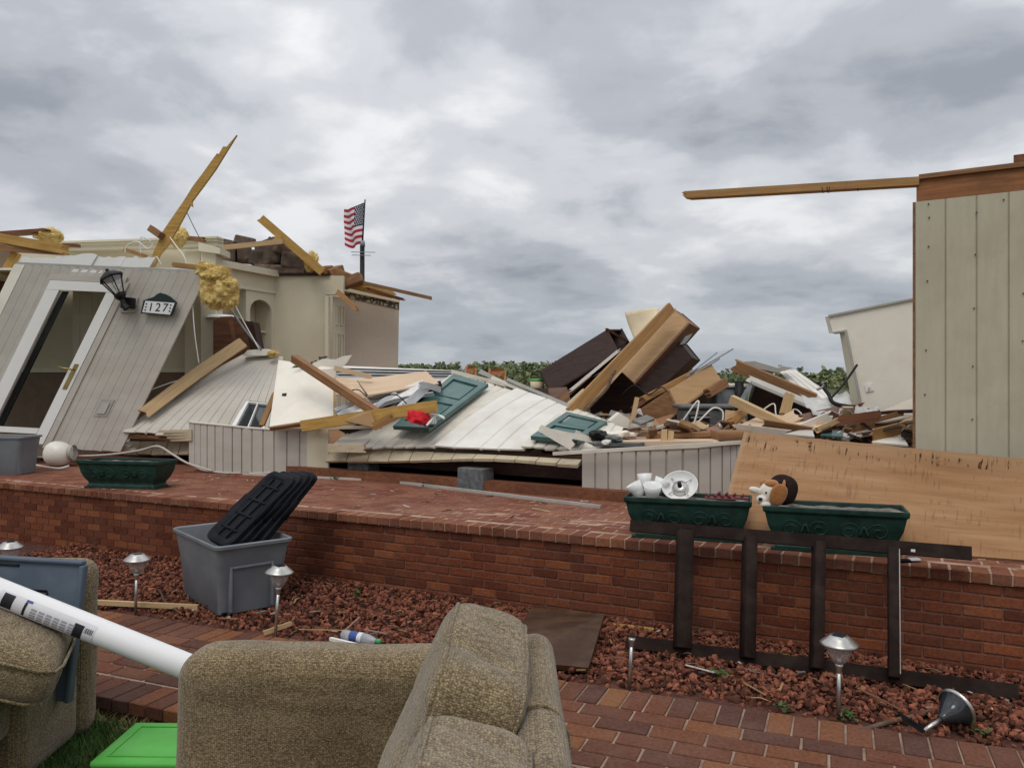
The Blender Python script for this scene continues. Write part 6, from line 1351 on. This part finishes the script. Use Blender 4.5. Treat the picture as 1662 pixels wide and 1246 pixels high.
solar(Gz(14, 970, .02), .45, (.03, 0, 1), 'silver solar garden light behind the blue lid and sofa')
solar(Gz(1021, 1115, .0), .265, (.06, 0, 1), 'headless silver garden light stake beside the dark railing', False)
# fallen light: head towards the wall, spike pulled out of the ground
f0 = Gz(1500, 1185, .03); f1 = W(1572, 1153, f0.y - .0); dd = (Vector((f1.x, f1.y + .10, .10)) - f0).normalized()
t = thing('solar_light', 'toppled solar garden light lying on the lava rock with its dark underside showing', 'garden light', f0)
xx = dd.orthogonal().normalized(); yy = dd.cross(xx); A = (xx, yy, dd)
MB().tube([f0, f0 + dd * .14], .0105, 12).build('stake_pole', 'steel', t, True)
o = MB().lathe([(.012, .12), (.02, .125), (.022, .14), (.032, .15), (.055, .19), (.075, .232), (.09, .24), (.094, .246), (.001, .25)], f0, 26, A).build('lens', 'glass_dark', t, True)
MB().lathe([(.088, .236), (.097, .243), (.096, .25), (.088, .255)], f0, 26, A).build('cap_rim', 'steel', t, True)
MB().add([f0 + Vector(v) for v in ((-.11, .02, .075), (-.10, .03, .07), (.005, .0, .0), (-.015, -.005, -.012), (-.06, 0, .02))], [(0, 1, 2, 3, 4)]); 
o = MB().add([f0 + Vector(v) for v in ((-.115, .02, .085), (-.07, .01, .055), (.008, .0, .008), (-.008, -.002, -.015), (-.085, .012, .035), (-.115, .045, .085), (-.07, .035, .055), (.008, .025, .008), (-.008, .023, -.015), (-.085, .037, .035))], [(0, 1, 2, 3, 4), (9, 8, 7, 6, 5), (0, 5, 6, 1), (1, 6, 7, 2), (2, 7, 8, 3), (3, 8, 9, 4), (4, 9, 5, 0)]).build('ground_spike', 'black', t)

# dark railing section leaning against the wall
rl = thing('railing_section', 'dark brown wooden railing section leaning against the brick wall', 'railing', Gz(1340, 1085, .03))
plank('top_rail', (1024, 853, 5.33), (1577, 898, 4.47), .05, .075, 'paint_brown', parent=rl, roll=-.3)
plank('bottom_rail', (1018, 1040, 4.98), (1652, 1122, 4.16), .05, .075, 'paint_brown', parent=rl, roll=-.3)
for xt, yt, xb, yb, k, w, ang in ((1112, 862, 1107, 1052, .16, .095, .62), (1217, 871, 1213, 1068, .35, .07, .66), (1329, 880, 1325, 1085, .55, .06, .5), (1450, 890, 1451, 1100, .78, .058, .12)):
    Yt = 5.33 + (4.47 - 5.33) * k - .05; Yb = 4.98 + (4.16 - 4.98) * k - .04; a_, b_ = W(xb, yb, Yb), W(xt, yt, Yt); up_ = (b_ - a_).normalized(); xx = Vector((cos(AW + ang), sin(AW + ang), 0)); xx = (xx - up_ * xx.dot(up_)).normalized(); yy = up_.cross(xx)
    M = Matrix((xx, yy, up_)).transposed().to_4x4(); M.translation = a_; l = (b_ - a_).length
    rbox('baluster', (-w / 2, -.04, 0), (w / 2, .04, l), .003, 'paint_brown', rl, 1, M=M)
    rbox('worn_edge', (w / 2 - .004, -.042, .02), (w / 2 + .0015, -.036, l - .01), .001, 'chip', rl, 1, M=M) if k > .7 else None
for k, (px, py) in enumerate(((1355, 882), (1384, 883), (1482, 893))): MB().obox(W(px, py, 5.33 - .86 * (px - 1024) / 553 - .045), (DW, NW, Vector((0, 0, 1))), (.011, .006, .007)).build('paint_fleck', 'white_paint', rl)
# loose timber and litter on the rock bed
slab('brown_tabletop', [Gz(815, 1070, .05), Gz(955, 1083, .05), W(981, 996, 5.15), W(862, 984, 5.45)], .03, 'panel_brown', label='glossy dark brown panel lying on the lava rock against the brick wall', cat='panel')
plank('timber_offcut', Gz(140, 976, .045), Gz(322, 985, .045), .03, .035, 'pine_pale', 'pale wood slat lying on the lava rock beside the grey storage tub', 'slat', .02, 0)
plank('wood_splinter', Gz(428, 1027, .03), Gz(470, 1012, .05), .02, .028, 'pine_pale', 'short pale wood splinter at the foot of a garden light', 'splinter', .0, .03)
plank('white_trim_piece', Gz(536, 1036, .045), Gz(590, 1049, .045), .02, .02, 'white_paint', 'short white trim stick beside the plastic bottle', 'trim')
plank('yellow_lath', Gz(978, 1013, .05), Gz(1058, 1022, .05), .02, .03, 'pine_yellow', 'yellow lath on the lava rock along the brick wall beside the brown panel', 'lath', .02, .02)
plank('wood_strip', Gz(1540, 1102, .05), Gz(1662, 1118, .05), .02, .012, 'pine_pale', 'thin pale strip on the lava rock beyond the railing end', 'lath', .03, .03)
wire('fallen_branch', [(1396, 1186, 3.88), (1440, 1172, 3.95), (1490, 1160, 4.02), (1530, 1150, 4.1), (1600, 1152, 4.1), (1680, 1155, 4.05)], .014, 'branch', 'crooked grey-brown branch lying behind the toppled garden light', 'branch')
wire('thin_stick', [(1130, 1105, 4.5), (1200, 1128, 4.35), (1300, 1142, 4.25), (1340, 1148, 4.2)], .004, 'branch', 'thin curved stick along the path edge near the railing', 'stick')
wire('thin_stick', [(262, 962, 6.15), (268, 975, 6.0), (296, 997, 5.75)], .006, 'branch', 'thin dry stick lying over the pale wood slat', 'stick')
bo = thing('water_bottle', 'empty clear plastic bottle with blue label and green cap on the lava rock', 'bottle', Gz(585, 1042, .03)); b0 = Gz(556, 1029, .065); b1 = Gz(618, 1041, .06); dd = (b1 - b0).normalized(); xx = dd.orthogonal().normalized(); yy = dd.cross(xx); A = (xx, yy, dd); Lb = (b1 - b0).length
MB().lathe([(.001, .004), (.025, 0), (.033, .01), (.034, .05), (.0315, .06), (.034, .07), (.034, Lb * .62), (.028, Lb * .74), (.014, Lb * .87), (.0125, Lb * .9), (.001, Lb * .9)], b0, 20, A).build('bottle_body', 'bottle', bo, True)
MB().lathe([(.0352, Lb * .24), (.0352, Lb * .44)], b0, 20, A).build('label_band', 'label_blue', bo, True)
MB().lathe([(.0349, Lb * .44), (.0349, Lb * .55)], b0, 20, A).build('label_pale_band', 'label_paper', bo, True)
MB().lathe([(.001, Lb * .88), (.016, Lb * .88), (.016, Lb), (.001, Lb)], b0, 16, A).build('cap', 'label_green', bo, True)
wo = thing('white_wire_tray', 'small white scalloped tray frame on the terrace behind the black lids', 'tray', Gz(481, 765, TZ)); c = Gz(481, 768, TZ)
mb = MB(); pts = [c + Vector((-.22 + .44 * k / 24, .0, .085 + .018 * cos(k * .79) * (1 if k % 24 else 0))) for k in range(25)]; mb.tube(pts, .01, 6); mb.build('scalloped_rim', 'white_paint', wo, True)
MB().obox(c + Vector((0, .06, .035)), (Vector((1, 0, 0)), Vector((0, 1, 0)), Vector((0, 0, 1))), (.18, .05, .035)).build('tray_body', 'white_paint', wo)

# ------------------------------------------------------------------ sofas in the foreground
def seam(pts, r, parent, name='welt_seam'): return MB().tube(pts, r, 6).build(name, 'tweed', parent, True)
so = thing('tweed_loveseat', 'large brown tweed loveseat standing on the grass before the brick path', 'sofa', (-.6, 2.4, -.1))
def armfn(co):
    co = co.copy(); k = max(0, min(1, (co.z + .1) / .7)); co.y += .025 * sin(k * 3.1); co.x -= .035 * (1 - k) * (1 if co.x < -.9 else 0); co.z += .008 * sin(co.x * 4); return co
soft_box('arm', (-1.375, 3.16, -.1), (.06, 3.47, .60), .125, 'tweed', so, 26, .018, armfn)
soft_box('arm', (-1.375, 1.05, -.1), (.06, 1.34, .60), .125, 'tweed', so, 18, .018, armfn)
def bfn(co): c_ = co.copy(); k = max(0, (c_.z - .1) / .6); c_.x += .05 * k; return c_
soft_box('back_frame', (-.045, 1.2, -.1), (.115, 3.13, .735), .078, 'tweed', so, 26, .014, bfn)
seam([(.025, 2.36, -.0), (.01, 2.36, .5), (.015, 2.355, .68), (.045, 2.353, .735), (.085, 2.35, .748), (.13, 2.347, .73), (.168, 2.343, .66), (.172, 2.34, .5), (.16, 2.34, 0)], .006, so)
rbox('seat_base', (-1.3, 1.3, -.1), (-.03, 3.17, .08), .03, 'tweed', so, 3)
def back_cushion(yc, wd, xc, zc, tilt, hgt, seed, th=.30):
    M = rot((xc, yc, zc), 0, tilt, 0)
    def fn(v):
        u = v.y / (wd / 2); k = v.z / (hgt / 2)
        v = v.copy(); v.x *= 1 + .18 * (1 - u * u) * (1 - .6 * max(0, k)) + .25 * max(0, -k) * (1 if v.x < 0 else .2)
        v.z += -.028 * abs(u) ** 3 * (k > 0) + .012 * sin(u * 5 + seed)
        for u0, w0, a0 in ((-.45 + .2 * seed, .07, .016), (.12, .05, .010), (.5, .06, .012)): v.z -= (a0 * exp(-((u - u0 + .12 * sin(v.x * 9)) / w0) ** 2)) * (k > .3); v.x += .6 * a0 * exp(-((k - u0) / w0) ** 2) * (v.x < 0)
        return v
    o = pillow('back_cushion', (th, wd, hgt), M, 'tweed', so, 5.0, 26, .012, fn)
    for sx in (-1, 1):
        pts = []
        for k in range(41):
            a = -pi * .12 + (pi * 1.24) * k / 40; cy_, cz_ = cos(a), sin(a); l = (abs(cy_) ** 5 + abs(cz_) ** 5) ** .2
            u, kk = cy_ / l, cz_ / l; x = sx * .84; ll = (abs(x) ** 5 + abs(u) ** 5 + abs(kk) ** 5) ** .2
            v = Vector((x / ll * th / 2, u / ll * wd / 2, kk / ll * hgt / 2)); v *= 1 + .012 / max(th, wd, hgt) * 2 * 3 * noise.noise(Vector((v.x * 4, v.y * 4, v.z * 4 + 9)))
            pts.append(M @ fn(v * 1.006))
        seam(pts, .008, o)
    return o
back_cushion(2.66, .90, -.175, .565, .34, .64, 0.0, .31)
back_cushion(1.77, .86, -.165, .525, .30, .63, 2.0, .32)

s2 = thing('tweed_sofa', 'brown tweed sofa with loose cushions under the blue lid and white tube', 'sofa', (-2.7, 3.7, -.1))
soft_box('back_rest', (-3.2, 3.96, -.1), (-2.15, 4.16, .80), .09, 'tweed', s2, 22, .014, lambda co: co + Vector((.03 * (co.z - .5), 0, 0)))
soft_box('seat_base', (-3.2, 3.1, -.1), (-2.36, 3.96, .12), .05, 'tweed', s2, 16, .01)
soft_box('side_panel', (-2.42, 3.5, -.1), (-2.19, 4.02, .40), .08, 'tweed', s2, 18, .012)
soft_box('seat_cushion', (-.42, -.36, -.11), (.42, .36, .11), .07, 'tweed', s2, 18, .014, M=rot((-2.63, 3.36, .24), 0, 0.05, .12))
lc = soft_box('loose_cushion', (-.42, -.31, -.12), (.42, .31, .12), .085, 'tweed', s2, 22, .016, M=rot((-2.40, 3.46, .60), .16, .40, .42), fn=lambda v: Vector((v.x, v.y, v.z * (1.12 - .28 * (abs(v.x) / .42) ** 3 - .18 * (abs(v.y) / .31) ** 3))))
LM = rot((-2.40, 3.46, .60), .16, .40, .42)
for sz in (-1, 1): seam([LM @ Vector((x, y, sz * .075)) for x, y in ((-.33, -.305), (0, -.312), (.33, -.305), (.395, -.27), (.415, -.2), (.422, 0), (.412, .25))], .007, lc)
# blue lid leaning in the sofa
def blue_lid():
    t = thing('blue_tub_lid', 'slate blue plastic tub lid leaning upright in the tweed sofa', 'lid', (-2.5, 3.87, .2)); M = rot((-2.47, 3.83, .52), -.10, .06, 0)
    rbox('lid_plate', (-.36, -.012, -.33), (.36, .012, .33), .01, 'blue_plastic', t, 2, M=M, fn=lambda c: Vector((c.x - .04 * (c.z < -.2) * 0, c.y, c.z)))
    o = t.children[0] if t.children else None
    for a, b in (((-.36, -.03, .318), (.36, .02, .34)), ((.345, -.03, -.33), (.37, .02, .318))): rbox('lid_rim', a, b, .008, 'blue_plastic', t, 2, M=M)
    for a, b in (((-.3, -.018, .18), (.2, -.008, .19)), ((.195, -.018, -.2), (.205, -.008, .18))): rbox('lid_groove', a, b, .003, 'black_plastic', t, 1, M=M)
    rbox('latch_slot', (-.06, -.02, .295), (.05, -.009, .305), .002, 'black', t, 1, M=M)
blue_lid()
# white roll with printed label
tu = thing('white_vinyl_roll', 'long white wrapped roll with printed label lying between the two sofas', 'roll', W(150, 1030, 3.6))
t0, t1 = W(-230, 870, 3.50), W(315, 1086, 3.66); td = (t1 - t0).normalized(); t2 = t0 + td * ((t0.z - .045) / -td.z)
xx = Vector((0, -1, 0)); xx = (xx - td * xx.dot(td)).normalized(); yy = td.cross(xx); yy = yy if yy.z > 0 else -yy
TL = (t2 - t0).length; RT = .057
def tpt(s, a, r): return t0 + td * s + (xx * cos(a) + yy * sin(a)) * r
def tpatch(name, s0, s1, a0, a1, r, m, parent=None, n=14, ns=2):
    vs = [tpt(s0 + (s1 - s0) * j / ns, a0 + (a1 - a0) * i / n, r) for j in range(ns + 1) for i in range(n + 1)]
    fs = [(j * (n + 1) + i, j * (n + 1) + i + 1, (j + 1) * (n + 1) + i + 1, (j + 1) * (n + 1) + i) for j in range(ns) for i in range(n)]; return obj(name, vs, fs, m, parent or tu, True)
MB().tube([t0 + td * TL * k / 10 for k in range(11)], RT, 36).build('roll_core', 'tube_green', tu, True)
o = tpatch('wrapper', 0, TL, -.75, 2.6, RT + .002, 'tube_white', n=30, ns=20)
def s_at(px): # distance along the roll at a pixel column
    lo, hi = 0, TL
    for _ in range(40):
        mid = (lo + hi) / 2; lo, hi = (mid, hi) if proj(t0 + td * mid)[0] < px else (lo, mid)
    return lo
lb = tpatch('label', s_at(8), s_at(160), -.72, .75, RT + .0035, 'label_paper', ns=8)
for a, b, c_, d_ in ((14, 31, -.5, .62), (48, 52, -.55, .5), (128, 143, -.70, .45)): tpatch('label_band', s_at(a), s_at(b), c_, d_, RT + .0045, 'ink', lb, 10, 1)
for px in range(60, 126, 12):
    for k in range(4): tpatch('label_text_block', s_at(px), s_at(px + 9), -.55 + k * .22, -.55 + k * .22 + .15, RT + .0045, 'ink_grey', lb, 3, 1)
for k in range(8): tpatch('barcode_bar', s_at(145 + k * 1.6), s_at(145 + k * 1.6 + (.5 + .6 * (k % 2))), .0, .38, RT + .0045, 'ink', lb, 4, 1)
tpatch('label_emblem', s_at(48), s_at(58), .52, .70, RT + .0045, 'label_blue', lb, 4, 2)
# green crate lid on the grass
gr = thing('green_plastic_box', 'bright green shallow plastic box with lid on the grass beside the loveseat', 'box', (-1.6, 3.75, -.1)); Mg = rot((-1.53, 3.78, -.1), 0, 0, -.02)
rbox('box_body', (-.36, -.19, 0), (.36, .19, .07), .03, 'green_plastic', gr, 3, M=Mg); rbox('lid', (-.385, -.215, .055), (.385, .215, .088), .014, 'green_plastic', gr, 3, M=Mg)
for a, b in (((-.33, -.16, .0885), (.33, -.152, .093)), ((-.33, .152, .0885), (.33, .16, .093)), ((-.33, -.152, .0885), (-.322, .152, .093)), ((.322, -.152, .0885), (.33, .152, .093))): rbox('lid_ridge', a, b, .001, 'green_plastic', gr, 1, M=Mg)

# small litter thrown over terrace and rock bed
def litter():
    mb = MB()
    for i in range(420):
        if i < 260: p = wall_pt(U(-8, .5), U(.3, 2.3) ** 1.0, TZ + .006)
        else:
            a = path_pt(U(-6, 2), .05, 0); b = wall_pt((a - OW).dot(DW), 0, 0); p = a.lerp(b, R()) + Vector((0, 0, .055))
        an = U(0, 6.28); x = Vector((cos(an), sin(an), U(-.1, .1))).normalized(); y = Vector((-sin(an), cos(an), 0)); l = U(.006, .05) if R() < .85 else U(.05, .16)
        mb.obox(p, (x, y, x.cross(y)), (l, U(.002, .008), U(.001, .004)))
    tag(stuff(mb.build('litter_splinters', 'rubble', norm=False)), 'small splinters and scraps scattered over terrace bricks and lava rock', 'litter')
litter()

wire('loose_cable', [(1010, 640, 8.9), (1030, 625, 8.85), (1052, 640, 8.8), (1075, 628, 8.8), (1090, 650, 8.7)], .007, 'black', 'thin black cable looping through the hollow of the furniture heap', 'cable')
wire('loose_cable', [(1235, 668, 7.9), (1256, 655, 7.9), (1262, 676, 7.8), (1290, 664, 7.8), (1306, 678, 7.6)], .007, 'siding_back', 'thin white cable looping beside the short upright stud', 'cable')
wire('loose_cable', [(556, 640, 9.2), (580, 632, 9.1), (604, 648, 9.0), (640, 640, 8.9), (660, 655, 8.85)], .007, 'black', 'thin black cable tangled in the aluminium strips', 'cable')
